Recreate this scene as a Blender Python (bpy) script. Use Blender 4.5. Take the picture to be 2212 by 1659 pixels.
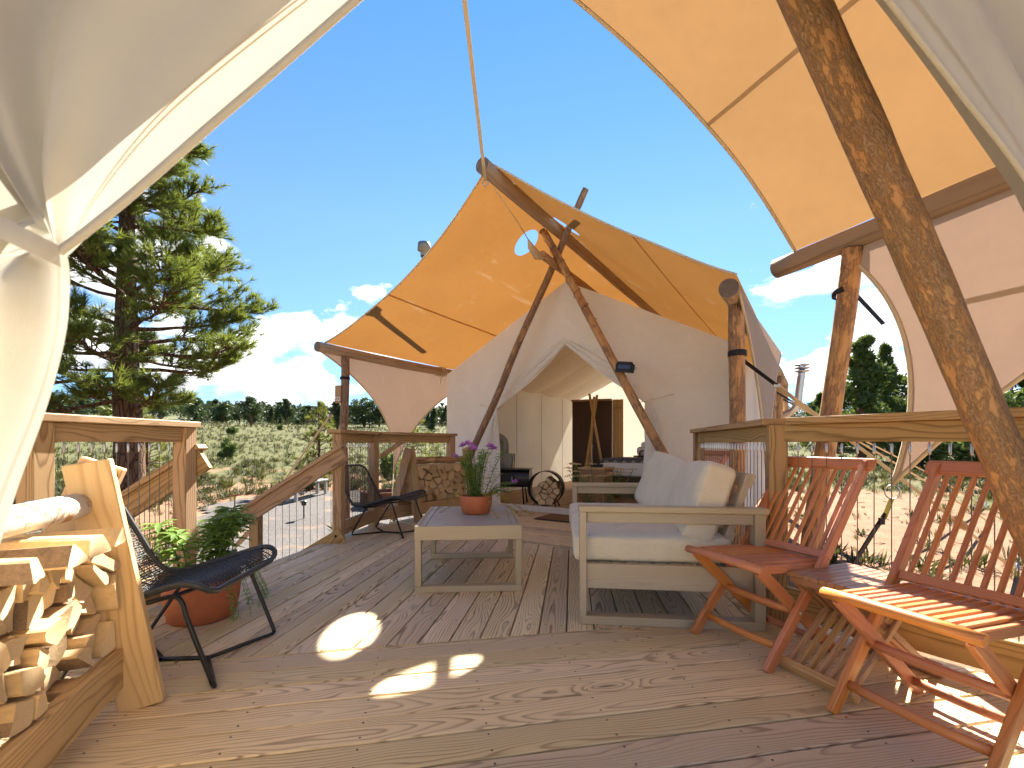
import bpy, bmesh, math, random
import numpy as np
from mathutils import Vector as V, Matrix as M, noise as mnoise

R = math.radians
scene = bpy.context.scene
for o in list(bpy.data.objects):
    bpy.data.objects.remove(o)
col = scene.collection
random.seed(7)

# ------------------------------------------------------------------ camera
EYE = 0.95
cd = bpy.data.cameras.new('camera'); cam = bpy.data.objects.new('camera', cd); col.objects.link(cam)
cam.location = (0, 0, EYE); cam.rotation_euler = (R(90), 0, 0)
cd.sensor_width = 36; cd.lens = 16.0; cd.shift_y = 0.0581
cd.clip_start = 0.05; cd.clip_end = 3000
cd.dof.use_dof = True; cd.dof.focus_distance = 3.6; cd.dof.aperture_fstop = 4.5
scene.camera = cam

# ------------------------------------------------------------------ sky and sun
SUN_AZ, SUN_EL = 15.0, 43.0          # azimuth from +Y towards +X
S = V((math.sin(R(SUN_AZ))*math.cos(R(SUN_EL)), math.cos(R(SUN_AZ))*math.cos(R(SUN_EL)), math.sin(R(SUN_EL))))
world = bpy.data.worlds.new('World'); scene.world = world; world.use_nodes = True
wt = world.node_tree; wt.nodes.clear()
def wn(t, **k):
    n = wt.nodes.new(t)
    for a, b in k.items(): setattr(n, a, b)
    return n
def wl(a, b): wt.links.new(a, b)
wout = wn('ShaderNodeOutputWorld'); wbg = wn('ShaderNodeBackground'); wbg.inputs[1].default_value = 0.10
sky = wn('ShaderNodeTexSky', sky_type='NISHITA', sun_disc=False)
sky.sun_elevation = R(SUN_EL); sky.sun_rotation = R(SUN_AZ); sky.altitude = 1800
sky.air_density = 0.7; sky.dust_density = 0.0; sky.ozone_density = 1.2
def wmath(op, a, b=None, c=None, clamp=False):
    n = wn('ShaderNodeMath', operation=op); n.use_clamp = clamp
    for i, v in enumerate((a, b, c)):
        if v is None: continue
        if isinstance(v, (int, float)): n.inputs[i].default_value = v
        else: wl(v, n.inputs[i])
    return n.outputs[0]
tcw = wn('ShaderNodeTexCoord'); sepw = wn('ShaderNodeSeparateXYZ'); wl(tcw.outputs['Generated'], sepw.inputs[0])
def cloud_noise(dz):
    cmb = wn('ShaderNodeCombineXYZ')
    wl(wmath('MULTIPLY_ADD', sepw.outputs[0], 4.6, CLX), cmb.inputs[0]); wl(wmath('MULTIPLY', sepw.outputs[1], 4.6), cmb.inputs[1])
    wl(wmath('MULTIPLY_ADD', sepw.outputs[2], 8.0, dz), cmb.inputs[2])
    n = wn('ShaderNodeTexNoise'); n.inputs['Scale'].default_value = 1.0; n.inputs['Detail'].default_value = 9
    n.inputs['Roughness'].default_value = 0.56; n.inputs['Distortion'].default_value = 0.25
    wl(cmb.outputs[0], n.inputs['Vector']); return n.outputs['Fac']
CLX, CLZ = 26.5, 1.40
n0 = cloud_noise(CLZ); n1 = cloud_noise(CLZ+0.32)
# clouds lie low in the sky: the threshold rises with elevation
def set_ramp(node, stops):
    e = node.color_ramp.elements
    while len(e) < len(stops): e.new(0.5)
    for k, (ps, c) in enumerate(stops): e[k].position = ps
    for k, (ps, c) in enumerate(stops): e[k].color = (*c, 1)
thr = wn('ShaderNodeValToRGB'); set_ramp(thr, [(0.0, (0.495,)*3), (0.22, (0.490,)*3), (0.38, (0.64,)*3), (0.9, (0.95,)*3)])
wl(sepw.outputs[2], thr.inputs[0])
cov = wmath('SUBTRACT', n0, thr.outputs[0])
mask = wn('ShaderNodeMapRange', interpolation_type='SMOOTHSTEP'); mask.inputs[1].default_value = 0.0; mask.inputs[2].default_value = 0.06
wl(cov, mask.inputs[0])
shade = wn('ShaderNodeMapRange'); shade.inputs[1].default_value = -0.07; shade.inputs[2].default_value = 0.13
shade.inputs[3].default_value = 0.25; shade.inputs[4].default_value = 1.0
wl(wmath('SUBTRACT', n0, n1), shade.inputs[0])
ccol = wn('ShaderNodeMix', data_type='RGBA'); ccol.inputs[6].default_value = (0.95, 1.2, 1.6, 1); ccol.inputs[7].default_value = (4.2, 4.1, 3.9, 1)
wl(shade.outputs[0], ccol.inputs[0])
tint = wn('ShaderNodeMix', data_type='RGBA', blend_type='MULTIPLY'); tint.inputs[0].default_value = 1.0
wl(sky.outputs[0], tint.inputs[6])
clear = wn('ShaderNodeValToRGB')       # dry clear air: little whitening towards the horizon
set_ramp(clear, [(0.0, (0.20, 0.27, 0.28)), (0.16, (0.36, 0.43, 0.44)), (0.42, (0.44, 0.53, 0.55)), (0.75, (0.32, 0.54, 0.64))])
wl(sepw.outputs[2], clear.inputs[0]); wl(clear.outputs[0], tint.inputs[7])
cmix = wn('ShaderNodeMix', data_type='RGBA'); wl(mask.outputs[0], cmix.inputs[0]); wl(tint.outputs[2], cmix.inputs[6]); wl(ccol.outputs[2], cmix.inputs[7])
wl(cmix.outputs[2], wbg.inputs[0]); wl(wbg.outputs[0], wout.inputs[0])

sd = bpy.data.lights.new('sun', 'SUN'); sun = bpy.data.objects.new('sun', sd); col.objects.link(sun)
sd.energy = 4.4; sd.angle = R(0.53); sd.color = (1.0, 0.95, 0.86)
sun.rotation_euler = S.to_track_quat('Z', 'Y').to_euler(); sun.location = (4, 10, 12)

vs = scene.view_settings
vs.view_transform = 'Standard'; vs.look = 'None'; vs.gamma = 1.0; vs.use_curve_mapping = False
vs.exposure = 2.6
scene.render.engine = 'CYCLES'
scene.cycles.max_bounces = 6; scene.cycles.diffuse_bounces = 4; scene.cycles.transmission_bounces = 5; scene.cycles.transparent_max_bounces = 6
scene.cycles.sample_clamp_indirect = 8
scene.cycles.use_denoising = True; scene.cycles.use_adaptive_sampling = True; scene.cycles.adaptive_threshold = 0.02

# ------------------------------------------------------------------ helpers
FPX = 983.1; CX, CY = 1106.0, 958.0
def at(px, py, d):
    return V(((px-CX)/FPX*d, d, EYE-(py-CY)/FPX*d))
def onz(px, py, z=0.0):
    d = FPX*(EYE-z)/(py-CY); return at(px, py, d)
LM = {}
I4 = M.Identity(4)
def tag(o, label=None, cat=None, group=None, kind=None):
    if label: o['label'] = label
    if cat: o['category'] = cat
    if group: o['group'] = group
    if kind: o['kind'] = kind
    return o
def thing(name, label, cat, loc=(0, 0, 0), rotz=0.0, group=None, world=False, kind=None):
    o = bpy.data.objects.new(name, None); col.objects.link(o)
    o.empty_display_size = 0.1
    W = M.Translation(V(loc)) @ M.Rotation(rotz, 4, 'Z')
    o.matrix_basis = W
    LM[o.name] = W.copy() if world else I4.copy()
    return tag(o, label, cat, group, kind)
def place(name, mesh, mat, parent=None, Mx=None, **tags):
    o = bpy.data.objects.new(name, mesh); col.objects.link(o)
    Mx = Mx or I4
    if mat is not None and not mesh.materials: mesh.materials.append(mat)
    if parent is not None:
        o.parent = parent; o.matrix_parent_inverse = LM[parent.name].inverted()
    o.matrix_basis = Mx; LM[o.name] = Mx.copy()
    if tags: tag(o, **tags)
    return o
def copy_tree(o, parent=None):
    c = o.copy(); col.objects.link(c); c.parent = parent
    for ch in o.children: copy_tree(ch, c)
    return c
def frame(p0, p1, up=V((0, 0, 1))):
    p0, p1 = V(p0), V(p1); x = (p1-p0).normalized(); z = V(up) - x*x.dot(V(up))
    if z.length < 1e-4: z = V((0, 1, 0)) - x*x.y
    z.normalize(); y = z.cross(x)
    m = M((x, y, z)).transposed().to_4x4(); m.translation = p0
    return m

class MB:
    def __init__(s): s.v = []; s.f = []; s.mi = []; s.sm = []
    def add(s, vs, fs, mi=0, smooth=False):
        b = len(s.v); s.v += [tuple(p) for p in vs]
        for f in fs: s.f.append(tuple(i+b for i in f)); s.mi.append(mi); s.sm.append(smooth)
    def box(s, c, d, Rm=None, mi=0):
        c = V(c); hx, hy, hz = d[0]/2, d[1]/2, d[2]/2
        vs = [V((x, y, z)) for z in (-hz, hz) for y in (-hy, hy) for x in (-hx, hx)]
        if Rm is not None: vs = [Rm @ v for v in vs]
        s.add([c+v for v in vs], [(0, 2, 3, 1), (4, 5, 7, 6), (0, 1, 5, 4), (2, 6, 7, 3), (0, 4, 6, 2), (1, 3, 7, 5)], mi)
    def beam(s, p0, p1, w, h, up=(0, 0, 1), mi=0):
        m = frame(p0, p1, up); L = (V(p1)-V(p0)).length
        s.box((V(p0)+V(p1))/2, (L, w, h), m.to_3x3(), mi)
    def tube(s, pts, rad, n=8, cap=True, mi=0, smooth=True, closed=False, seedr=0.0, flat=1.0):
        pts = [V(p) for p in pts]; N = len(pts)
        if not hasattr(rad, '__len__'): rad = [rad]*N
        b = []; up = None
        for i in range(N):
            if closed: t = pts[(i+1) % N]-pts[i-1]
            else: t = pts[min(i+1, N-1)]-pts[max(i-1, 0)]
            t.normalize()
            if up is None:
                up = V((0, 0, 1)) if abs(t.z) < 0.9 else V((1, 0, 0))
            up = up - t*t.dot(up)
            if up.length < 1e-5: up = t.orthogonal()
            up.normalize(); side = t.cross(up)
            for k in range(n):
                a = 2*math.pi*k/n; r = rad[i]
                if seedr: r *= 1+seedr*mnoise.noise(V((math.cos(a)*1.5, math.sin(a)*1.5, i*0.45+rad[0]*99)))
                b.append(pts[i]+up*math.sin(a)*r*flat+side*math.cos(a)*r)
        fs = []
        for i in range(N if closed else N-1):
            for k in range(n):
                a0 = i*n+k; a1 = i*n+(k+1) % n; j = ((i+1) % N)*n
                fs.append((a0, a1, j+(k+1) % n, j+k))
        s.add(b, fs, mi, smooth)
        if cap and not closed:
            base = len(s.v)-len(b)
            s.f.append(tuple(base+k for k in range(n))[::-1]); s.mi.append(mi); s.sm.append(False)
            s.f.append(tuple(base+(N-1)*n+k for k in range(n))); s.mi.append(mi); s.sm.append(False)
    def lathe(s, prof, n=24, c=(0, 0, 0), mi=0):
        c = V(c); vs = []; fs = []
        for r, z in prof:
            for k in range(n):
                a = 2*math.pi*k/n; vs.append(c+V((r*math.cos(a), r*math.sin(a), z)))
        for i in range(len(prof)-1):
            for k in range(n):
                fs.append((i*n+k, i*n+(k+1) % n, (i+1)*n+(k+1) % n, (i+1)*n+k))
        s.add(vs, fs, mi, True)
    def grid(s, fn, nu, nv, mi=0, smooth=True, skip=None):
        vs = [fn(i/nu, j/nv) for i in range(nu+1) for j in range(nv+1)]
        fs = []
        for i in range(nu):
            for j in range(nv):
                if skip and skip((i+.5)/nu, (j+.5)/nv): continue
                a = i*(nv+1)+j; fs.append((a, a+nv+1, a+nv+2, a+1))
        s.add(vs, fs, mi, smooth)
    def mesh(s, name='m', mats=()):
        me = bpy.data.meshes.new(name); me.from_pydata(s.v, [], s.f)
        me.polygons.foreach_set('material_index', s.mi); me.polygons.foreach_set('use_smooth', s.sm)
        for m in mats: me.materials.append(m)
        me.update(); return me
    def build(s, name, mat, parent=None, Mx=None, **tags):
        mats = mat if isinstance(mat, (list, tuple)) else [mat]
        return place(name, s.mesh(name, mats), None, parent, Mx, **tags)

_bx = {}
def box_mesh(lx, ly, lz, mat, bev=0.003):
    k = (round(lx, 4), round(ly, 4), round(lz, 4), mat.name, bev)
    if k in _bx: return _bx[k]
    bm = bmesh.new(); bmesh.ops.create_cube(bm, size=1.0)
    for v in bm.verts: v.co = V((v.co.x*lx, v.co.y*ly, v.co.z*lz))
    if bev: bmesh.ops.bevel(bm, geom=bm.edges[:], offset=bev, segments=1, affect='EDGES')
    me = bpy.data.meshes.new('box'); bm.to_mesh(me); bm.free(); me.materials.append(mat); _bx[k] = me
    return me
def beam(name, p0, p1, w, h, mat, parent=None, up=(0, 0, 1), bev=0.003, ext=0.0, **tags):
    """A straight timber of its own: length along local X, width w (Y), height h (Z)."""
    p0, p1 = V(p0), V(p1); L = (p1-p0).length+2*ext
    m = frame(p0, p1, up); m.translation = (p0+p1)/2
    return place(name, box_mesh(L, w, h, mat, bev), None, parent, m, **tags)
def pole(name, p0, p1, r0, r1, mat, parent=None, wob=0.01, n=14, seg=14, seed=0, end_mat=None, bump=0.05, **tags):
    p0, p1 = V(p0), V(p1); L = (p1-p0).length; m = frame(p0, p1)
    b = MB(); pts = []; rad = []
    for i in range(seg+1):
        t = i/seg
        pts.append(V((t*L, wob*mnoise.noise(V((t*L*0.8+seed*7.1, seed, 0))), wob*mnoise.noise(V((t*L*0.8, seed*3.3+5, 2))))))
        rad.append((r0+(r1-r0)*t)*(1+0.05*mnoise.noise(V((t*L*3.0, seed*1.7, 9)))))
    b.tube(pts, rad, n, True, 0, True, seedr=bump)
    if end_mat:
        b.mi[-1] = 1; b.mi[-2] = 1
    return b.build(name, [mat]+([end_mat] if end_mat else []), parent, m, **tags)
def strap(name, pts, w, th, mat, parent=None, up=(0, 0, 1), **tags):
    b = MB()
    for i in range(len(pts)-1): b.beam(pts[i], pts[i+1], w, th, up)
    return b.build(name, mat, parent, None, **tags)
# ------------------------------------------------------------------ materials
class NT:
    def __init__(s, name):
        s.m = bpy.data.materials.new(name); s.m.use_nodes = True; s.t = s.m.node_tree; s.t.nodes.clear()
        s.out = s.n('ShaderNodeOutputMaterial')
    def n(s, t, **k):
        x = s.t.nodes.new(t)
        for a, b in k.items(): setattr(x, a, b)
        return x
    def l(s, a, b): s.t.links.new(a, b)
    def setin(s, sock, v):
        if hasattr(v, 'is_output'): s.l(v, sock)
        elif isinstance(v, (tuple, list)): sock.default_value = (*v, 1) if len(v) == 3 and sock.type == 'RGBA' else v
        else: sock.default_value = v
    def math(s, op, a, b=None, c=None, clamp=False):
        x = s.n('ShaderNodeMath', operation=op); x.use_clamp = clamp
        for i, v in enumerate((a, b, c)):
            if v is not None: s.setin(x.inputs[i], v)
        return x.outputs[0]
    def mix(s, f, a, b, blend='MIX'):
        x = s.n('ShaderNodeMix', data_type='RGBA', blend_type=blend)
        s.setin(x.inputs[0], f); s.setin(x.inputs[6], a); s.setin(x.inputs[7], b); return x.outputs[2]
    def coord(s, which='Object'):
        return s.n('ShaderNodeTexCoord').outputs[which]
    def mapping(s, v, scale=(1, 1, 1), loc=None):
        x = s.n('ShaderNodeMapping'); s.l(v, x.inputs[0]); x.inputs['Scale'].default_value = scale
        if loc is not None: s.setin(x.inputs['Location'], loc)
        return x.outputs[0]
    def noise(s, v, scale, detail=3, rough=0.5, dist=0.0):
        x = s.n('ShaderNodeTexNoise'); s.l(v, x.inputs['Vector']); x.inputs['Scale'].default_value = scale
        x.inputs['Detail'].default_value = detail; x.inputs['Roughness'].default_value = rough; x.inputs['Distortion'].default_value = dist
        return x.outputs['Fac']
    def ramp(s, f, stops):
        x = s.n('ShaderNodeValToRGB'); s.l(f, x.inputs[0]); e = x.color_ramp.elements
        while len(e) < len(stops): e.new(0.5)
        for el, (p, c) in zip(e, stops):
            el.position = p; el.color = (*c, 1) if hasattr(c, '__len__') else (c, c, c, 1)
        return x.outputs[0]
    def rng(s, f, a, b, c=0.0, d=1.0, smooth=False):
        x = s.n('ShaderNodeMapRange'); s.l(f, x.inputs[0])
        if smooth: x.interpolation_type = 'SMOOTHSTEP'
        for i, v in enumerate((a, b, c, d)): x.inputs[i+1].default_value = v
        return x.outputs[0]
    def rand(s): return s.n('ShaderNodeObjectInfo').outputs['Random']
    def island(s): return s.n('ShaderNodeNewGeometry').outputs['Random Per Island']
    def bump(s, h, strength=0.3, dist=0.01):
        x = s.n('ShaderNodeBump'); s.l(h, x.inputs['Height']); x.inputs['Strength'].default_value = strength; x.inputs['Distance'].default_value = dist
        return x.outputs[0]
    def bsdf(s, color, rough=0.6, normal=None, metallic=0.0, spec=0.4, **k):
        x = s.n('ShaderNodeBsdfPrincipled'); s.setin(x.inputs['Base Color'], color); s.setin(x.inputs['Roughness'], rough)
        x.inputs['Metallic'].default_value = metallic; x.inputs['Specular IOR Level'].default_value = spec
        if normal is not None: s.l(normal, x.inputs['Normal'])
        for a, b in k.items(): s.setin(x.inputs[a.replace('_', ' ')], b)
        s.l(x.outputs[0], s.out.inputs[0]); return x
    def val(s, hue=0.5, sat=1.0, v=1.0, color=None):
        x = s.n('ShaderNodeHueSaturation'); s.setin(x.inputs['Hue'], hue); s.setin(x.inputs['Saturation'], sat); s.setin(x.inputs['Value'], v); s.setin(x.inputs['Color'], color)
        return x.outputs[0]

def wood(name, light, mid, dark, ring=70, rough=0.6, var=0.25, contrast=1.0, bumps=0.25, gloss=0.35, grey=None, knots=True):
    t = NT(name); rnd = t.rand()
    sep = t.n('ShaderNodeSeparateXYZ'); t.l(t.coord(), sep.inputs[0])
    X = t.math('MULTIPLY_ADD', rnd, 37.0, sep.outputs[0]); Y, Z = sep.outputs[1], sep.outputs[2]
    def cmb(sx, sy, sz):
        c = t.n('ShaderNodeCombineXYZ'); t.l(t.math('MULTIPLY', X, sx), c.inputs[0]); t.l(t.math('MULTIPLY', Y, sy), c.inputs[1]); t.l(t.math('MULTIPLY', Z, sz), c.inputs[2]); return c.outputs[0]
    w1 = t.noise(cmb(0.9, 3.0, 3.0), 1.0, 2, 0.5); w2 = t.noise(cmb(2.6, 11, 11), 1.0, 2, 0.5)
    r2 = t.math('FRACT', t.math('MULTIPLY', rnd, 17.31))
    yy = t.math('ADD', Y, t.math('MULTIPLY_ADD', r2, 0.14, -0.07))
    zz = t.math('ADD', t.math('ADD', Z, 0.012), t.math('MULTIPLY', t.math('SUBTRACT', w1, 0.40), 0.20))
    r = t.math('SQRT', t.math('ADD', t.math('MULTIPLY', yy, yy), t.math('MULTIPLY', zz, zz)))
    r = t.math('MULTIPLY_ADD', w2, 0.030, r)
    if knots:
        vo = t.n('ShaderNodeTexVoronoi'); t.l(cmb(1.3, 6.5, 3), vo.inputs['Vector']); vo.inputs['Scale'].default_value = 1.0
        kn = t.rng(vo.outputs['Distance'], 0.0, 0.30, 1.0, 0.0, True)
        r = t.math('MULTIPLY_ADD', kn, 0.035, r)
    fr = t.math('FRACT', t.math('MULTIPLY', r, ring))
    band = t.ramp(fr, [(0.0, 0.18), (0.14, 0.0), (0.62, 0.14), (0.86, 0.95), (0.95, 0.75), (1.0, 0.18)])
    fib = t.noise(cmb(5, 170, 170), 1.0, 3, 0.6)
    blot = t.noise(cmb(1.6, 5, 5), 1.0, 3, 0.6)
    f = t.math('MULTIPLY', band, t.rng(blot, 0.3, 0.7, 0.55*contrast, 1.0*contrast), clamp=True)
    c = t.mix(f, light, dark)
    c = t.mix(t.rng(fib, 0.35, 0.75, 0.0, 0.5), c, mid)
    if knots:
        c = t.mix(t.rng(vo.outputs['Distance'], 0.03, 0.085, 0.8, 0.0, True), c, tuple(x*0.55 for x in dark))
    if grey is not None:
        g = t.noise(cmb(1.1, 7, 7), 1.0, 4, 0.65)
        c = t.mix(t.rng(g, 0.36, 0.68, 0.0, 0.75), c, grey)
    v = t.math('MULTIPLY_ADD', t.math('FRACT', t.math('MULTIPLY', rnd, 5.77)), var, 1-var*0.5)
    c = t.val(t.math('MULTIPLY_ADD', r2, 0.016, 0.492), t.math('MULTIPLY_ADD', r2, 0.16, 0.92), v, c)
    h = t.math('ADD', t.math('MULTIPLY', band, -0.5), fib)
    t.bsdf(c, t.rng(blot, 0.3, 0.7, rough-0.09, rough+0.09), t.bump(h, bumps, 0.002), spec=gloss)
    return t.m

def bark_pole(name, inner, bark, thr=0.5, sc=6, rough=0.75, soft=0.10):
    t = NT(name); co = t.coord(); rnd = t.rand()
    off = t.n('ShaderNodeCombineXYZ'); t.l(t.math('MULTIPLY', rnd, 40.0), off.inputs[0])
    a = t.mapping(co, (0.38, 1, 1), off.outputs[0])
    n1 = t.noise(a, sc*2.3, 6, 0.70, 0.12); n2 = t.noise(t.mapping(co, (0.12, 1, 1), off.outputs[0]), 60, 3, 0.6)
    n3 = t.noise(a, sc*9, 4, 0.7)
    m = t.rng(t.math('ADD', t.math('MULTIPLY_ADD', n3, 0.30, n1), t.math('MULTIPLY', t.math('SUBTRACT', n2, 0.5), 0.35)), thr+0.15-soft/2, thr+0.15+soft/2, 0, 1, True)
    ci = t.mix(t.rng(n2, 0.35, 0.7), inner, tuple(x*0.62 for x in inner))
    ci = t.mix(t.rng(t.noise(a, sc*0.8, 3), 0.4, 0.7, 0.0, 0.6), ci, (inner[0]*0.95, inner[1]*0.72, inner[2]*0.5))
    cb = t.mix(t.rng(n3, 0.35, 0.7), bark, tuple(min(1, x*2.6) for x in bark))
    c = t.mix(m, ci, cb)
    h = t.math('ADD', t.math('MULTIPLY', m, 0.7), t.math('MULTIPLY', n3, t.math('MULTIPLY_ADD', m, 0.9, 0.15)))
    t.bsdf(c, rough, t.bump(h, 0.7, 0.008), spec=0.25); return t.m

def plain(name, color, rough=0.6, var=0.08, nscale=12, bump=0.0, metallic=0.0, spec=0.4, stretch=(1, 1, 1), coat=0.0, objvar=0.0):
    t = NT(name); co = t.mapping(t.coord(), stretch)
    n = t.noise(co, nscale, 5, 0.6); n2 = t.noise(co, nscale*7, 3, 0.6)
    f = t.math('MULTIPLY_ADD', n2, 0.4, t.math('MULTIPLY', n, 0.6))
    c = t.mix(t.rng(f, 0.3, 0.7), tuple(x*(1-var) for x in color), tuple(min(1, x*(1+var)) for x in color))
    if objvar: c = t.val(0.5, 1.0, t.math('MULTIPLY_ADD', t.rand(), objvar, 1-objvar/2), c)
    t.bsdf(c, t.rng(f, 0.3, 0.7, max(0.05, rough-0.08), min(1, rough+0.08)), t.bump(f, bump, 0.004) if bump else None, metallic, spec, Coat_Weight=coat, Coat_Roughness=0.15)
    return t.m

def cloth(name, diff, trans, ft=0.4, weave=900, var=0.06, wrinkle=0.0, stain=None):
    t = NT(name); co = t.coord()
    n = t.noise(co, 1.3, 4, 0.55); n2 = t.noise(co, 14, 4, 0.6)
    f = t.rng(t.math('MULTIPLY_ADD', n2, 0.35, t.math('MULTIPLY', n, 0.65)), 0.32, 0.68)
    cdif = t.mix(f, tuple(x*(1-var) for x in diff), tuple(min(1, x*(1+var)) for x in diff))
    ctr = t.mix(f, tuple(x*(1-var*1.6) for x in trans), tuple(min(1, x*(1+var)) for x in trans))
    if stain is not None:
        s = t.rng(t.noise(t.mapping(co, (1, 0.35, 1)), 3.0, 6, 0.7, 0.8), 0.58, 0.68, 0, 0.55, True)
        cdif = t.mix(s, cdif, stain); ctr = t.mix(s, ctr, stain)
    wv = t.noise(co, weave, 1, 0.5)
    h = t.math('MULTIPLY', wv, 0.25)
    if wrinkle: h = t.math('ADD', h, t.math('MULTIPLY', t.noise(t.mapping(co, (1, 1, 0.35)), 7, 4, 0.55, 0.8), wrinkle))
    nb = t.bump(h, 0.35, 0.004)
    d = t.n('ShaderNodeBsdfDiffuse'); t.setin(d.inputs[0], cdif); t.l(nb, d.inputs['Normal'])
    r = t.n('ShaderNodeBsdfTranslucent'); t.setin(r.inputs[0], ctr); t.l(nb, r.inputs['Normal'])
    x = t.n('ShaderNodeMixShader'); x.inputs[0].default_value = ft; t.l(d.outputs[0], x.inputs[1]); t.l(r.outputs[0], x.inputs[2])
    t.l(x.outputs[0], t.out.inputs[0]); return t.m

def leafy(name, a, b, rough=0.55, tr=0.35, back=None):
    t = NT(name); i = t.island(); o = t.rand()
    c = t.mix(i, a, b)
    c = t.val(t.math('MULTIPLY_ADD', o, 0.02, 0.49), 1.0, t.math('MULTIPLY_ADD', o, 0.35, 0.82), c)
    d = t.n('ShaderNodeBsdfPrincipled'); t.setin(d.inputs['Base Color'], c); d.inputs['Roughness'].default_value = rough; d.inputs['Specular IOR Level'].default_value = 0.3
    r = t.n('ShaderNodeBsdfTranslucent'); t.setin(r.inputs[0], t.mix(0.5, c, back or (b[0]*1.4, b[1]*1.3, b[2]*0.6)))
    x = t.n('ShaderNodeMixShader'); x.inputs[0].default_value = tr; t.l(d.outputs[0], x.inputs[1]); t.l(r.outputs[0], x.inputs[2]); t.l(x.outputs[0], t.out.inputs[0])
    return t.m

MT = {}
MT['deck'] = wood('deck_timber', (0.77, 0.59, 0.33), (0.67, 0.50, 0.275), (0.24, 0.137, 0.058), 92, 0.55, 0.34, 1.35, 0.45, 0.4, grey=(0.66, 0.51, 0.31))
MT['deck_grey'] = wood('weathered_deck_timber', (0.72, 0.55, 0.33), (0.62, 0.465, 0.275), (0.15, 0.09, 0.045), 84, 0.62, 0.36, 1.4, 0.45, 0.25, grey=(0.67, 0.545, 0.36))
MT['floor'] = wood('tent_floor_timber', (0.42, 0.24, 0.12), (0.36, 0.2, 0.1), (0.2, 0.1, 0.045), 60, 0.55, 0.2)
MT['rail'] = wood('rail_timber', (0.49, 0.32, 0.16), (0.41, 0.26, 0.125), (0.165, 0.09, 0.038), 75, 0.65, 0.25, 1.05, 0.3, 0.25)
MT['rail_end'] = wood('pale_rail_timber', (0.50, 0.34, 0.19), (0.44, 0.29, 0.16), (0.25, 0.14, 0.07), 75, 0.65, 0.2)
MT['pine'] = wood('fresh_pine', (0.66, 0.45, 0.22), (0.60, 0.39, 0.18), (0.42, 0.23, 0.09), 55, 0.6, 0.15, 0.9, 0.2, 0.25, knots=False)
MT['pine_far'] = wood('pine_board', (0.45, 0.28, 0.14), (0.4, 0.24, 0.12), (0.26, 0.14, 0.06), 60, 0.6, 0.15)
MT['teak'] = wood('red_oiled_teak', (0.56, 0.215, 0.080), (0.48, 0.172, 0.062), (0.32, 0.10, 0.036), 120, 0.38, 0.22, 0.8, 0.12, 0.5, knots=False)
MT['teak_table'] = wood('brown_oiled_teak', (0.40, 0.20, 0.09), (0.33, 0.155, 0.068), (0.17, 0.07, 0.03), 110, 0.35, 0.35, 0.9, 0.12, 0.5, knots=False)
MT['teak_pale'] = wood('pale_teak', (0.56, 0.34, 0.16), (0.49, 0.29, 0.135), (0.31, 0.17, 0.08), 110, 0.45, 0.3, 0.9, 0.12, 0.4, knots=False)
MT['greywood'] = wood('grey_washed_eucalyptus', (0.44, 0.36, 0.245), (0.38, 0.305, 0.205), (0.26, 0.20, 0.13), 140, 0.45, 0.14, 0.8, 0.15, 0.4, grey=(0.41, 0.355, 0.265), knots=False)
MT['bark'] = bark_pole('peeled_bark_pole', (0.60, 0.37, 0.18), (0.17, 0.10, 0.06), 0.53, 5)
MT['bark_dark'] = bark_pole('dark_bark_pole', (0.48, 0.31, 0.17), (0.14, 0.09, 0.06), 0.46, 9)
MT['bark_near'] = bark_pole('scaly_bark_pole', (0.47, 0.275, 0.13), (0.17, 0.105, 0.06), 0.50, 24, soft=0.16)
MT['log'] = wood('weathered_log', (0.40, 0.28, 0.175), (0.33, 0.225, 0.14), (0.16, 0.10, 0.062), 26, 0.75, 0.25, 0.9, 0.5, 0.2, grey=(0.36, 0.285, 0.21))
MT['log_end'] = plain('weathered_log_end', (0.17, 0.13, 0.10), 0.85, 0.3, 30, 0.4)
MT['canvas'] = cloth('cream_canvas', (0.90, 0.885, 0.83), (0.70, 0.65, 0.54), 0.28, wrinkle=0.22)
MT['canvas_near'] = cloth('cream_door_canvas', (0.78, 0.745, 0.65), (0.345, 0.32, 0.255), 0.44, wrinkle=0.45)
MT['canvas_in'] = cloth('inner_canvas', (0.80, 0.75, 0.66), (0.62, 0.56, 0.45), 0.26, wrinkle=0.15)
MT['fly'] = cloth('tan_fly_sheet', (0.36, 0.24, 0.13), (0.205, 0.088, 0.021), 0.46, stain=(0.26, 0.15, 0.07))
MT['fly_near'] = cloth('tan_fly_sheet_near', (0.38, 0.27, 0.16), (0.205, 0.108, 0.042), 0.46)
MT['fly_side'] = cloth('tan_fly_skirt', (0.56, 0.47, 0.38), (0.265, 0.172, 0.122), 0.44)
MT['hem'] = cloth('pale_webbing', (0.72, 0.62, 0.45), (0.6, 0.5, 0.35), 0.2)
MT['seam'] = cloth('doubled_seam', (0.40, 0.30, 0.18), (0.75, 0.42, 0.16), 0.5)
MT['seam_grey'] = cloth('grey_seam_tape', (0.50, 0.43, 0.34), (0.62, 0.50, 0.36), 0.5)
MT['strap_black'] = plain('black_webbing', (0.012, 0.013, 0.018), 0.7)
MT['steel'] = plain('brushed_steel', (0.55, 0.55, 0.56), 0.35, 0.1, 40, 0, 1.0)
MT['zinc'] = plain('dull_zinc_pipe', (0.24, 0.24, 0.22), 0.6, 0.3, 9, 0.1, 0.4)
MT['cable'] = plain('dark_steel_cable', (0.16, 0.15, 0.14), 0.5, 0.15, 80, 0, 0.7)
MT['black'] = plain('black_steel', (0.012, 0.012, 0.013), 0.35, 0.2, 20)
MT['black_matt'] = plain('matt_black', (0.018, 0.018, 0.02), 0.65, 0.2, 20)
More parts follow.
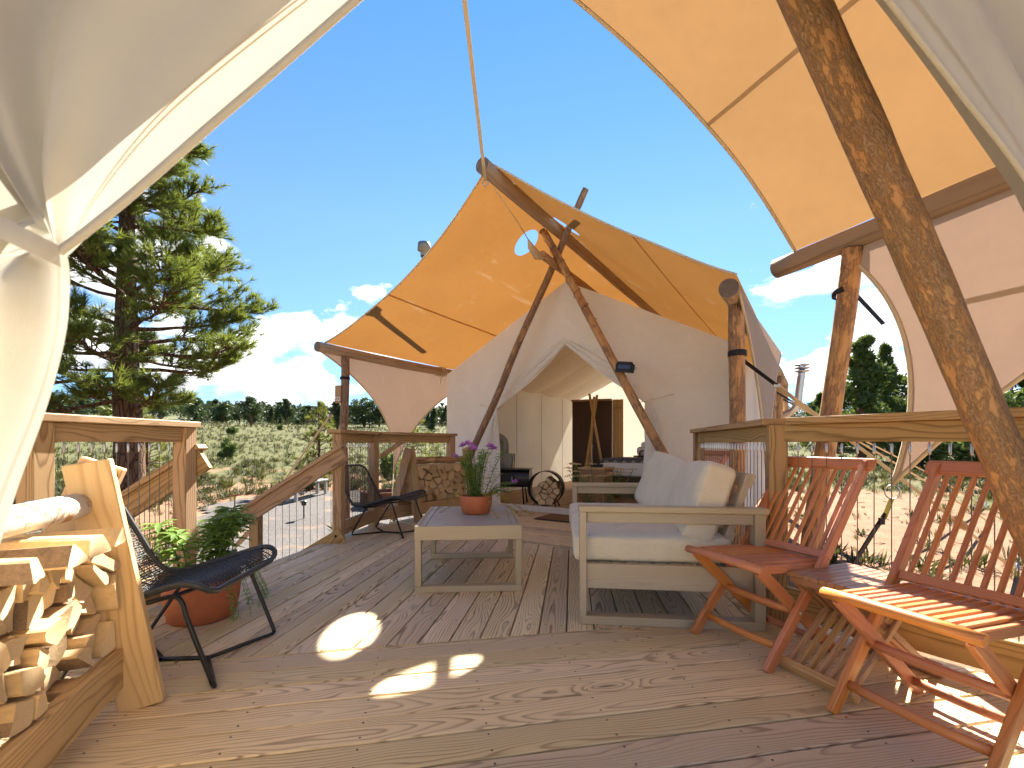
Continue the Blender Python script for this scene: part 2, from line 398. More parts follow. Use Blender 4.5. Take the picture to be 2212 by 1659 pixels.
MT['wicker'] = plain('charcoal_resin_cord', (0.028, 0.031, 0.036), 0.42, 0.3, 60, 0.2)
MT['rope'] = plain('cream_rope', (0.6, 0.5, 0.36), 0.9, 0.15, 60, 0.3)
MT['terracotta'] = plain('terracotta', (0.42, 0.125, 0.05), 0.6, 0.12, 6, 0.1)
MT['soil'] = plain('potting_soil', (0.035, 0.022, 0.015), 0.95, 0.5, 60, 0.8)
MT['paint'] = plain('white_painted_board', (0.62, 0.58, 0.52), 0.6, 0.12, 8, 0.1)
MT['white'] = plain('white_paint', (0.8, 0.8, 0.78), 0.6)
MT['rust'] = plain('rusted_steel', (0.16, 0.055, 0.025), 0.8, 0.4, 12, 0.3)
MT['greybench'] = wood('silvered_plank', (0.42, 0.40, 0.37), (0.36, 0.34, 0.31), (0.22, 0.2, 0.18), 70, 0.7, 0.2)
MT['coir'] = plain('coir_mat', (0.17, 0.085, 0.035), 0.95, 0.4, 90, 0.8)
MT['walnut'] = wood('dark_brown_panel', (0.075, 0.032, 0.015), (0.06, 0.026, 0.012), (0.03, 0.013, 0.007), 45, 0.45, 0.2)
MT['linen'] = plain('white_linen', (0.75, 0.74, 0.72), 0.9, 0.05, 20, 0.3)
def fabric(name, c, mottle=0.10):
    t = NT(name); co = t.coord()
    w = t.n('ShaderNodeTexWave', wave_type='BANDS', bands_direction='X'); t.l(co, w.inputs[0]); w.inputs['Scale'].default_value = 160; w.inputs['Distortion'].default_value = 2.5
    w2 = t.n('ShaderNodeTexWave', wave_type='BANDS', bands_direction='Z'); t.l(co, w2.inputs[0]); w2.inputs['Scale'].default_value = 160; w2.inputs['Distortion'].default_value = 2.5
    n = t.noise(co, 4, 4, 0.6); k = t.noise(t.mapping(co, (1, 1, 14)), 22, 3, 0.7)
    st = t.noise(t.mapping(co, (1, 1, 2.2), (3, 1, 0)), 3.2, 6, 0.7)
    cc = t.mix(t.rng(t.math('ADD', t.math('MULTIPLY', n, 0.5), t.math('MULTIPLY', k, 0.5)), 0.35, 0.65), tuple(x*(1-mottle) for x in c), tuple(x*(1+mottle) for x in c))
    cc = t.mix(t.rng(st, 0.60, 0.72, 0, 0.45, True), cc, (c[0]*0.45, c[1]*0.42, c[2]*0.4))
    h = t.math('ADD', t.math('MULTIPLY', t.math('ADD', w.outputs['Fac'], w2.outputs['Fac']), 0.15), t.math('MULTIPLY', n, 1.2))
    t.bsdf(cc, 0.95, t.bump(h, 0.35, 0.006), spec=0.15, Sheen_Weight=0.15); return t.m
MT['cushion'] = fabric('oatmeal_cushion_fabric', (0.66, 0.595, 0.465))
MT['split'] = plain('split_wood_face', (0.56, 0.39, 0.20), 0.8, 0.25, 10, 0.5, stretch=(0.25, 1, 1), objvar=0.35)
def ring_end():
    t = NT('sawn_wood_end'); co = t.coord(); rnd = t.rand()
    sep = t.n('ShaderNodeSeparateXYZ'); t.l(co, sep.inputs[0])
    r1 = t.math('MULTIPLY_ADD', t.math('FRACT', t.math('MULTIPLY', rnd, 7.7)), 0.16, -0.08); r2 = t.math('MULTIPLY_ADD', t.math('FRACT', t.math('MULTIPLY', rnd, 23.1)), 0.16, -0.08)
    dx = t.math('ADD', sep.outputs[0], r1); dz = t.math('ADD', sep.outputs[2], r2)
    n = t.noise(co, 18, 4, 0.6); n2 = t.noise(co, 130, 3, 0.7)
    r = t.math('MULTIPLY_ADD', n, 0.012, t.math('SQRT', t.math('ADD', t.math('MULTIPLY', dx, dx), t.math('MULTIPLY', dz, dz))))
    f = t.math('FRACT', t.math('MULTIPLY', r, 210.0))
    c = t.mix(t.rng(f, 0.45, 0.95, 0, 0.55), (0.62, 0.46, 0.265), (0.44, 0.27, 0.12)); c = t.mix(t.rng(n2, 0.4, 0.75, 0, 0.5), c, (0.50, 0.34, 0.18)); c = t.mix(t.rng(n, 0.55, 0.75, 0, 0.5), c, (0.40, 0.27, 0.15))
    c = t.val(0.5, 1.0, t.math('MULTIPLY_ADD', rnd, 0.4, 0.78), c)
    t.bsdf(c, 0.88, t.bump(t.math('MULTIPLY_ADD', n2, 0.8, f), 0.4, 0.003), spec=0.2); return t.m
MT['split_end'] = ring_end()
MT['split_bark'] = plain('firewood_bark', (0.26, 0.17, 0.10), 0.9, 0.5, 25, 0.8, stretch=(0.4, 1, 1))
def birch():
    t = NT('peeling_birch_bark'); co = t.coord()
    a = t.noise(t.mapping(co, (1.2, 1, 1)), 9, 6, 0.7, 0.5); b = t.noise(t.mapping(co, (1, 1, 1)), 45, 4, 0.7)
    c = t.mix(t.rng(a, 0.40, 0.50, 0, 1, True), (0.30, 0.16, 0.065), (0.46, 0.42, 0.36))
    c = t.mix(t.rng(b, 0.60, 0.68, 0, 0.85, True), c, (0.13, 0.10, 0.08))
    t.bsdf(c, 0.75, t.bump(t.math('ADD', a, t.math('MULTIPLY', b, 0.4)), 0.6, 0.01), spec=0.25); return t.m
MT['birch'] = birch()
MT['needle'] = leafy('pine_needles', (0.066, 0.098, 0.018), (0.172, 0.208, 0.046), 0.5, 0.36)
MT['needle_young'] = leafy('young_pine_needles', (0.10, 0.14, 0.03), (0.22, 0.24, 0.06), 0.5, 0.35)
MT['juniper'] = leafy('juniper_foliage', (0.042, 0.074, 0.018), (0.115, 0.155, 0.042), 0.6, 0.28)
MT['farpine'] = leafy('far_pine_foliage', (0.026, 0.05, 0.020), (0.068, 0.095, 0.038), 0.6, 0.2)
MT['sage'] = leafy('sagebrush_leaf', (0.034, 0.042, 0.014), (0.078, 0.082, 0.028), 0.7, 0.25)
MT['drygrass'] = leafy('dry_grass', (0.080, 0.084, 0.024), (0.145, 0.128, 0.045), 0.7, 0.3)
MT['leaf'] = leafy('pot_leaf', (0.035, 0.10, 0.018), (0.085, 0.19, 0.03), 0.4, 0.28)
MT['leaf_light'] = leafy('light_pot_leaf', (0.13, 0.25, 0.05), (0.24, 0.38, 0.09), 0.45, 0.32)
MT['leaf_yellow'] = leafy('yellow_vine_leaf', (0.30, 0.30, 0.05), (0.50, 0.42, 0.07), 0.5, 0.3)
MT['petal'] = leafy('purple_petal', (0.50, 0.16, 0.60), (0.70, 0.32, 0.78), 0.6, 0.3, back=(0.7, 0.3, 0.8))
MT['petal_red'] = leafy('red_petal', (0.45, 0.05, 0.04), (0.6, 0.1, 0.06), 0.6, 0.3)
MT['yarrow'] = leafy('tan_yarrow_flower', (0.50, 0.38, 0.19), (0.66, 0.54, 0.30), 0.8, 0.2)
MT['stem'] = plain('green_stem', (0.09, 0.15, 0.04), 0.6)
def trunk_mat():
    t = NT('ponderosa_bark'); co = t.coord()
    vo = t.n('ShaderNodeTexVoronoi', feature='DISTANCE_TO_EDGE'); t.l(t.mapping(co, (7, 7, 2.0)), vo.inputs['Vector']); vo.inputs['Scale'].default_value = 1.4
    n = t.noise(co, 14, 5, 0.7)
    e = t.rng(t.math('MULTIPLY_ADD', n, 0.12, vo.outputs['Distance']), 0.04, 0.17)
    c = t.mix(e, (0.035, 0.02, 0.014), t.mix(n, (0.10, 0.058, 0.036), (0.185, 0.105, 0.064)))
    t.bsdf(c, 0.9, t.bump(t.math('ADD', e, t.math('MULTIPLY', n, 0.5)), 0.9, 0.03), spec=0.15); return t.m
MT['trunk'] = trunk_mat()
MT['twig'] = plain('dead_twig', (0.10, 0.065, 0.045), 0.9, 0.3, 20)
MT['blanket_dark'] = plain('charcoal_blanket', (0.10, 0.10, 0.115), 0.95, 0.2, 60, 0.4)
MT['stripe'] = plain('grey_white_stripe', (0.42, 0.42, 0.43), 0.95, 0.1, 60, 0.3)
MT['screw'] = plain('rusty_screw_head', (0.06, 0.045, 0.035), 0.6, 0.2, 40, 0, 0.5)
MT['sky_greytop'] = wood('grey_top_with_sky_reflection', (0.36, 0.34, 0.31), (0.32, 0.30, 0.27), (0.22, 0.20, 0.18), 140, 0.34, 0.14, 0.8, 0.12, 0.6, grey=(0.37, 0.36, 0.34), knots=False)  # table top: sky reflection put into a greyer base colour than the frame
# ------------------------------------------------------------------ terrain
def sstep(a, b, x):
    t = max(0.0, min(1.0, (x-a)/(b-a))); return t*t*(3-2*t)
def ground_z(x, y):
    r = math.hypot(x, y)
    z = -0.68 + 0.054*max(0.0, r-9.5)*(1-sstep(120, 200, r)) + (0.054*150*sstep(120, 200, r))*0.75
    z += 0.10*mnoise.noise(V((x*0.22, y*0.22, 0)))*sstep(3, 9, r)
    z += 0.7*mnoise.noise(V((x*0.03, y*0.03, 4)))*sstep(20, 60, r)
    # eroded bank left of the path
    bank = math.exp(-((y-15.5-0.25*(x+6)+0.8*mnoise.noise(V((x*0.5, y*0.5, 8))))/0.55)**2)*sstep(-14, -9, x)*(1-sstep(-5.5, -4.2, x))
    z -= 0.28*bank
    if r > 120:
        a = math.atan2(x, y)
        hh = 13*sstep(150, 330, r)*(0.75+0.30*mnoise.noise(V((a*4.0, 1.3, 0)))+0.25*sstep(-0.2, -0.5, a)+0.12*sstep(0.2, 0.6, a))
        z += hh + 3.0*mnoise.noise(V((x*0.012, y*0.012, 7)))*sstep(140, 300, r)
    return z
def terrain():
    rs = [0.0]+[0.6*(1.062**i) for i in range(124)]
    th = []; a = -math.pi
    while a < math.pi-1e-6:
        th.append(a); a += R(0.75) if abs(a) < R(62) else R(4.0)
    n = len(th); vs = [(0, 0, ground_z(0, 0))]; fs = []
    for r in rs[1:]:
        for a in th:
            x, y = r*math.sin(a), r*math.cos(a); vs.append((x, y, ground_z(x, y)))
    for k in range(n): fs.append((0, 1+(k+1) % n, 1+k))
    for i in range(len(rs)-2):
        for k in range(n):
            a0 = 1+i*n+k; a1 = 1+i*n+(k+1) % n; fs.append((a0, a1, a1+n, a0+n))
    b = MB(); b.add(vs, fs, 0, True)
    t = NT('red_earth_and_meadow'); co = t.coord()
    sep = t.n('ShaderNodeSeparateXYZ'); t.l(co, sep.inputs[0])
    n1 = t.noise(co, 0.32, 5, 0.6); n2 = t.noise(co, 2.2, 5, 0.65); n3 = t.noise(co, 26, 5, 0.7); n4 = t.noise(co, 0.06, 3, 0.5)
    dist = t.math('SQRT', t.math('ADD', t.math('MULTIPLY', sep.outputs[0], sep.outputs[0]), t.math('MULTIPLY', sep.outputs[1], sep.outputs[1])))
    dirt = t.mix(t.rng(n2, 0.35, 0.65), (0.205, 0.112, 0.062), (0.265, 0.16, 0.095))
    dirt = t.mix(t.rng(n3, 0.4, 0.7, 0, 0.6), dirt, (0.18, 0.10, 0.062))
    grass = t.mix(t.rng(n2, 0.35, 0.65), (0.062, 0.066, 0.020), (0.105, 0.098, 0.036))
    grass = t.mix(t.rng(n3, 0.35, 0.7, 0, 0.6), grass, (0.09, 0.095, 0.045))
    g = t.math('ADD', t.math('MULTIPLY_ADD', n1, 0.9, t.rng(dist, 9, 34, -0.22, 0.42)), t.math('MULTIPLY', n2, 0.35))
    c = t.mix(t.rng(g, 0.52, 0.68, 0, 1, True), dirt, grass)
    forest = t.mix(t.rng(n4, 0.4, 0.6), (0.075, 0.09, 0.042), (0.13, 0.125, 0.07))
    c = t.mix(t.rng(dist, 130, 190), c, forest)
    t.bsdf(c, 0.95, t.bump(t.math('MULTIPLY_ADD', n3, 0.5, n2), 0.6, 0.06), spec=0.1)
    b.build('ground', t.m, kind='structure')
terrain()
# the gravel path and fire circle beyond the stairs
def gravel():
    def inside(x, y):
        # path from the stairs out to the fire circle
        d = abs(y-(3.7-0.0*(x+2)+sstep(-3.2, -6.5, x)*5.2)) if x > -6.0 else 99
        k = math.hypot((x+3.9)/3.0, (y-10.6)/2.6)
        w = 0.9+0.2*mnoise.noise(V((x, y, 3)))
        q = max(0.0, min(1.0, (y-3.7)/6)); cx = -3.0-1.4*q
        e = abs(x-cx)/(w+0.3) if 3.0 < y < 10 else 99
        return min(k+0.12*mnoise.noise(V((x*0.9, y*0.9, 5))), e) < 1
    b = MB(); st = 0.22; idx = {}; vs = []; fs = []
    def vid(i, j):
        if (i, j) not in idx:
            x, y = i*st, j*st; idx[(i, j)] = len(vs); vs.append((x, y, ground_z(x, y)+0.03))
        return idx[(i, j)]
    for i in range(-34, -2):
        for j in range(12, 64):
            if inside((i+.5)*st, (j+.5)*st): fs.append((vid(i, j), vid(i+1, j), vid(i+1, j+1), vid(i, j+1)))
    b.add(vs, fs, 0, True)
    t = NT('grey_gravel'); co = t.coord()
    vo = t.n('ShaderNodeTexVoronoi'); t.l(co, vo.inputs[0]); vo.inputs['Scale'].default_value = 38
    c = t.mix(t.rng(vo.outputs['Distance'], 0.1, 0.7), t.mix(t.noise(co, 30, 3), (0.13, 0.118, 0.11), (0.20, 0.18, 0.165)), (0.07, 0.062, 0.057))
    c = t.mix(t.rng(t.noise(co, 1.3, 4), 0.52, 0.7, 0, 0.7), c, (0.25, 0.16, 0.10))
    t.bsdf(c, 0.95, t.bump(vo.outputs['Distance'], -0.8, 0.03), spec=0.1)
    b.build('gravel_path', t.m, kind='structure')
gravel()

# ------------------------------------------------------------------ decks
def clip(poly, n, c):
    """keep the side n.p <= c of a convex polygon"""
    out = []
    for i in range(len(poly)):
        p, q = poly[i], poly[(i+1) % len(poly)]
        a, b = n[0]*p[0]+n[1]*p[1]-c, n[0]*q[0]+n[1]*q[1]-c
        if a <= 0: out.append(p)
        if (a < 0 < b) or (b < 0 < a):
            t = a/(a-b); out.append((p[0]+(q[0]-p[0])*t, p[1]+(q[1]-p[1])*t))
    return out
def deck(name, poly, ang, mat, width=0.14, gap=0.007, thick=0.036, z=0.0, phase=0.0, joints=True):
    root = thing(name, None, None, (0, 0, z), kind='structure', world=True)
    dx, dy = math.cos(R(ang)), math.sin(R(ang)); nx, ny = -dy, dx
    cs = [p[0]*nx+p[1]*ny for p in poly]; lo, hi = min(cs), max(cs)
    k = math.floor((lo-phase)/width)
    while phase+k*width < hi:
        a = phase+k*width; bnd = a+width-gap; k += 1
        q = clip(clip(poly, (nx, ny), bnd), (-nx, -ny), -a)
        if len(q) < 3: continue
        us = [p[0]*dx+p[1]*dy for p in q]; u0, u1 = min(us), max(us)
        if u1-u0 < 0.03: continue
        cuts = [u0]
        if joints and u1-u0 > 3.2: cuts.append(u0+(u1-u0)*random.uniform(0.3, 0.7))
        cuts.append(u1)
        for c0, c1 in zip(cuts, cuts[1:]):
            w = clip(clip(q, (dx, dy), c1-(0.002 if c1 < u1 else 0)), (-dx, -dy), -c0)
            if len(w) < 3: continue
            cu, cv = (c0+c1)/2, (a+bnd)/2
            bm = bmesh.new()
            dz = random.uniform(-0.0012, 0.0012)
            loc = [((p[0]*dx+p[1]*dy)-cu, (p[0]*nx+p[1]*ny)-cv) for p in w]
            dd = [loc[0]]
            for p in loc[1:]:
                if math.hypot(p[0]-dd[-1][0], p[1]-dd[-1][1]) > 1e-4: dd.append(p)
            if len(dd) > 2 and math.hypot(dd[0][0]-dd[-1][0], dd[0][1]-dd[-1][1]) < 1e-4: dd.pop()
            if len(dd) < 3: bm.free(); continue
            bot = [bm.verts.new((p[0], p[1], -thick/2)) for p in dd]; top = [bm.verts.new((p[0], p[1], thick/2)) for p in dd]
            bm.faces.new(bot[::-1]); tf = bm.faces.new(top)
            n = len(dd)
            for i in range(n): bm.faces.new((bot[i], bot[(i+1) % n], top[(i+1) % n], top[i]))
            bmesh.ops.bevel(bm, geom=list(tf.edges), offset=0.004, segments=1, affect='EDGES')
            me = bpy.data.meshes.new('plank'); bm.to_mesh(me); bm.free(); me.materials.append(mat)
            mx = M(((dx, nx, 0, dx*cu+nx*cv), (dy, ny, 0, dy*cu+ny*cv), (0, 0, 1, z-thick/2+dz), (0, 0, 0, 1)))
            place('plank', me, None, root, mx)
    # screw heads, two to a board on every joist line
    b = MB(); uu = [p[0]*dx+p[1]*dy for p in poly]; k = 0
    def inside(x, y):
        m = len(poly); sgn = 0
        for i in range(m):
            (ax_, ay_), (bx2, by2) = poly[i], poly[(i+1) % m]; c = (bx2-ax_)*(y-ay_)-(by2-ay_)*(x-ax_)
            if c*(1 if sgn >= 0 else -1) < 0 and sgn: return False
            if not sgn: sgn = 1 if c > 0 else -1
        return True
    v = phase+math.floor((lo-phase)/width)*width
    while v < hi:
        u = min(uu)+0.05
        while u < max(uu):
            for q in (0.026, width-gap-0.026):
                x, y = dx*u+nx*(v+q), dy*u+ny*(v+q)
                if inside(x, y):
                    ph_ = random.random(); b.add([(x+0.0042*math.cos(a+ph_), y+0.0042*math.sin(a+ph_), z+0.0018) for a in (0, 1.047, 2.094, 3.142, 4.189, 5.236)], [(0, 1, 2, 3, 4, 5)])
            u += 0.41
        v += width
    if b.f: b.build('screw_heads', MT['screw'], root, kind='stuff')
    return root
NB = (math.cos(R(10.7)), math.sin(R(10.7)))       # near board direction
seamL, seamR = (-3.3, 1.617), (1.50, 2.526)
near_poly = [(-3.3, -1.6), (3.6, -1.6), (3.6, -0.45), (1.50, 2.526), (-3.3, 1.617)]
near_deck = deck('near_deck', near_poly, 10.7, MT['deck'], 0.139, joints=False, phase=(-seamL[0]*NB[1]+seamL[1]*NB[0])-0.139*20)
mid_poly = [(-2.24, 1.823), (1.50, 2.532), (1.66, 3.40), (-1.62, 5.49)]
# the boards of the middle deck run away from the camera
mid_deck = deck('middle_deck', mid_poly, 82.5, MT['deck_grey'], 0.140, phase=0.03, joints=False)
# far tent frame: x along its front wall, y into the tent
FA = 32.5; FO = V((0.73, 6.17, 0)); fx = V((math.cos(R(FA)), -math.sin(R(FA)), 0)); fy = V((math.sin(R(FA)), math.cos(R(FA)), 0))
FT = M((fx, fy, V((0, 0, 1)))).transposed().to_4x4(); FT.translation = FO
def ft(s, t, z=0.0): return FO+fx*s+fy*t+V((0, 0, z))
def ft2(s, t): p = ft(s, t); return (p.x, p.y)
far_deck = deck('far_deck', [ft2(-1.50, -1.765), ft2(1.97, -1.765), ft2(2.1, -0.03), ft2(-1.50, -0.03)], -FA, MT['deck_grey'], 0.14, phase=ft(0, -1.765).dot(fy)-0.0, joints=False)
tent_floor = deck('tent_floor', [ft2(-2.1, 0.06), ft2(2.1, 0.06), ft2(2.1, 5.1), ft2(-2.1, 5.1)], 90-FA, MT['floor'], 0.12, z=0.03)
# fascia boards closing the deck edges, hung on their decks
def fascia(root, pts):
    for a, b in zip(pts, pts[1:]):
        beam('fascia', (a[0], a[1], -0.14), (b[0], b[1], -0.14), 0.036, 0.19, MT['rail'], root)
fascia(near_deck, [(-3.3, 1.59), (-2.26, 1.79)]); fascia(near_deck, [(1.53, 2.52), (3.63, -0.45)])
fascia(mid_deck, [(-2.27, 1.85), (-1.65, 5.50)]); fascia(mid_deck, [(1.53, 2.55), (1.69, 3.40)])
fascia(far_deck, [ft2(-1.52, -1.75), ft2(-1.52, -0.05)]); fascia(far_deck, [ft2(1.99, -1.75), ft2(2.12, -0.05)])

# ------------------------------------------------------------------ railings
CAPZ = 1.085; CAPT = 0.036; BH = 0.09; PW = 0.089
_cab = {}
def cable(parent, x, y, z0, z1, fit=True):
    L = round(z1-z0, 3)
    if L not in _cab:
        b = MB(); b.tube([(0, 0, 0), (0, 0, L)], 0.0022, 6, False); me = b.mesh('cable', [MT['cable']])
        b = MB(); b.lathe([(0.0, 0), (0.0052, 0.001), (0.0056, 0.01), (0.0056, 0.046), (0.003, 0.05)], 8); me2 = b.mesh('cable_fitting', [MT['steel']])
        _cab[L] = (me, me2)
    c = place('cable', _cab[L][0], None, parent, M.Translation((x, y, z0)))
    if fit: place('cable_fitting', _cab[L][1], None, c, M.Translation((x, y, z1-0.055)))
def post(parent, p, z0, z1, ang=0.0, mat='rail'):
    m = M.Translation((p[0], p[1], (z0+z1)/2)) @ M.Rotation(ang, 4, 'Z') @ M.Rotation(R(90), 4, 'Y')
    return place('post', box_mesh(z1-z0, PW, PW, MT[mat], 0.004), None, parent, m)
def rail_span(parent, a, b, pitch=0.0645, cap=True, mat='rail', bottom=True, capw=0.14, off=0.0, c0=0.05, c1=0.05):
    """cap, top beam, bottom beam and vertical cables between two post centres"""
    A, B = V((a[0], a[1], 0)), V((b[0], b[1], 0)); d = (B-A).normalized(); L = (B-A).length
    h = V((0, 0, 1))
    beam('top_rail', A+d*PW*0.5+h*(CAPZ-CAPT-BH/2-0.001), B-d*PW*0.5+h*(CAPZ-CAPT-BH/2-0.001), 0.038, BH, MT[mat], parent)
    if bottom: beam('bottom_rail', A+d*PW*0.5+h*0.12, B-d*PW*0.5+h*0.12, 0.038, 0.14, MT[mat], parent)
    n = int((L-PW-0.03)/pitch); s0 = (L-(n-1)*pitch)/2 if n > 1 else L/2
    for i in range(n):
        p = A+d*(s0+i*pitch); cable(parent, p.x, p.y, 0.191, CAPZ-CAPT-BH-0.002)
def cap_piece(parent, a, b, mat='rail', w=0.14, name='cap'):
    return beam(name, (a[0], a[1], CAPZ-CAPT/2), (b[0], b[1], CAPZ-CAPT/2), w, CAPT, MT[mat], parent, bev=0.004)

# left railing: corner post, far post; a second span leads off behind the canvas
LA, LB = (-2.115, 2.02), (-2.035, 2.83)
r1 = thing('deck_railing', 'brown timber cable railing on the left with a pale sunlit cap rail', 'railing', (LA[0], LA[1], 0), world=True)
post(r1, LA, -0.4, CAPZ-CAPT-0.001, R(-5)); post(r1, LB, -0.7, CAPZ-CAPT-0.001, R(-5))
rail_span(r1, LA, LB)
dL = (V(LB)-V(LA)).normalized()
cap_piece(r1, V(LA)+dL*-0.065, V(LB)+dL*0.05, 'rail_end')
LC = (-3.3, 1.74)
cap_piece(r1, (LA[0]-0.075, LA[1]-0.03), LC, 'rail_end'); rail_span(r1, LA, LC); post(r1, LC, -0.4, CAPZ-CAPT-0.001, R(10))
# stairs down to the left
def stair_rail(label, top, side, cx0, run, drop):
    """sloping guard: top beam, cap strip, low post, bottom beam, thin cables; falls towards -X"""
    r = thing('stair_railing', label, 'railing', (top[0], top[1], 0), world=True)
    x0, y0 = cx0, top[1]; x1 = x0-run
    sl = drop/run; ang = math.atan(sl); u = V((-math.cos(ang), 0, -math.sin(ang)))
    p0 = V((x0+0.085, y0+side*0.064, 0.80+0.085*sl)); p1 = V((x1-0.07, y0+side*0.064, 0.80-drop-0.07*sl))
    beam('handrail', p0, p1, 0.038, 0.14, MT['rail'], r, up=(0, 0, 1))
    q = V((0, 0, 0.092)); beam('handrail_cap', p0+q+V((-0.02, 0, -0.02*sl)), p1+q+V((-0.02, 0, -0.02*sl)), 0.09, 0.034, MT['rail'], r)
    m = M.Translation((x1, y0, (-0.75+0.80-drop+0.02)/2)) @ M.Rotation(R(90), 4, 'Y')
    place('post', box_mesh(0.80-drop+0.02+0.75, PW, PW, MT['rail'], 0.004), None, r, m)
    b0 = V((x0+0.06, y0+side*0.064, 0.08)); b1 = V((x1-0.02, y0+side*0.064, 0.08-drop*1.02))
    bl = beam('bottom_rail', b0, b1, 0.038, 0.14, MT['rail'], r)
    b = MB(); b.lathe([(0.0, 0.006), (0.011, 0.005), (0.013, 0.0)], 10); b.build('bolt_head', MT['black'], bl, M.Translation((x0+0.0, y0+side*0.085, 0.07)) @ M.Rotation(R(90 if side < 0 else -90), 4, 'X'))
    n = int(run/0.066)
    for i in range(1, n):
        f = i/n; x = x0-run*f-0.0; cable(r, x, y0+side*0.02, 0.14-drop*f, 0.735-drop*f, False)
    return r
stair_rail('sloping stair handrail running down outside the left railing', (LB[0], LB[1]), 1, LB[0], 0.80, 0.51)
MA = (-1.675, 4.40); MBp = (-1.60, 5.26); MC = (-0.83, 6.18)
stair_rail('sloping brown stair handrail with low end post at the middle of the deck edge', (MA[0], MA[1]), -1, MA[0], 0.80, 0.51)
r2 = thing('deck_railing', 'brown timber railing behind the far black chair and far firewood rack', 'railing', (MA[0], MA[1], 0), world=True)
post(r2, MA, -0.7, CAPZ-CAPT-0.001, R(-4)); post(r2, MBp, -0.7, CAPZ-CAPT-0.001, R(-20)); post(r2, MC, -0.7, CAPZ-CAPT-0.001, R(-38))
rail_span(r2, MA, MBp); rail_span(r2, MBp, MC)
dm = (V(MBp)-V(MA)).normalized(); cap_piece(r2, V(MA)-dm*0.10, V(MBp)+dm*0.03); dm2 = (V(MC)-V(MBp)).normalized(); cap_piece(r2, V(MBp)+dm2*0.055, V(MC)+dm2*0.06)
beam('brace', (MBp[0]+0.06, MBp[1]+0.1, 0.80), (MBp[0]+0.28, MBp[1]+0.36, 1.0), 0.04, 0.05, MT['rail'], r2)
# right railing
RC = (1.43, 2.46); RF = (1.765, 4.30); RD = V((0.58, -0.8146)); RE = V(RC)+RD*2.6
r3 = thing('deck_railing', 'brown timber cable railing along the right behind the red chairs', 'railing', (RC[0], RC[1], 0), world=True)
post(r3, RC, -0.7, CAPZ-CAPT-0.001, R(-18)); post(r3, RF, -0.7, CAPZ-CAPT-0.001, R(-12)); post(r3, RE, -0.7, CAPZ-CAPT-0.001, R(35))
rail_span(r3, RC, RF); rail_span(r3, RC, RE)
dr = (V(RF)-V(RC)).normalized(); cap_piece(r3, V(RC)+dr*0.0-V((0, 0)), V(RF)+dr*0.06); cap_piece(r3, V(RC)+RD*0.075, RE+RD*0.06)
# steps between the two stair guards
st = thing('deck_stairs', 'timber steps going down to the gravel path between the two handrails', 'stairs', (-2.0, 3.6, 0), world=True)
for i in range(3):
    x = -2.08-i*0.27-(0.0); z = -0.17*(i+1)
    for k in range(2): beam('tread', (x-0.065-0.135*k, 2.90, z-0.018), (x-0.065-0.135*k, 4.32, z-0.018), 0.128, 0.036, MT['deck'], st)
for y in (2.93, 3.6, 4.29): beam('stringer', (-2.06, y, -0.24), (-2.9, y, -0.74), 0.038, 0.2, MT['rail'], st)
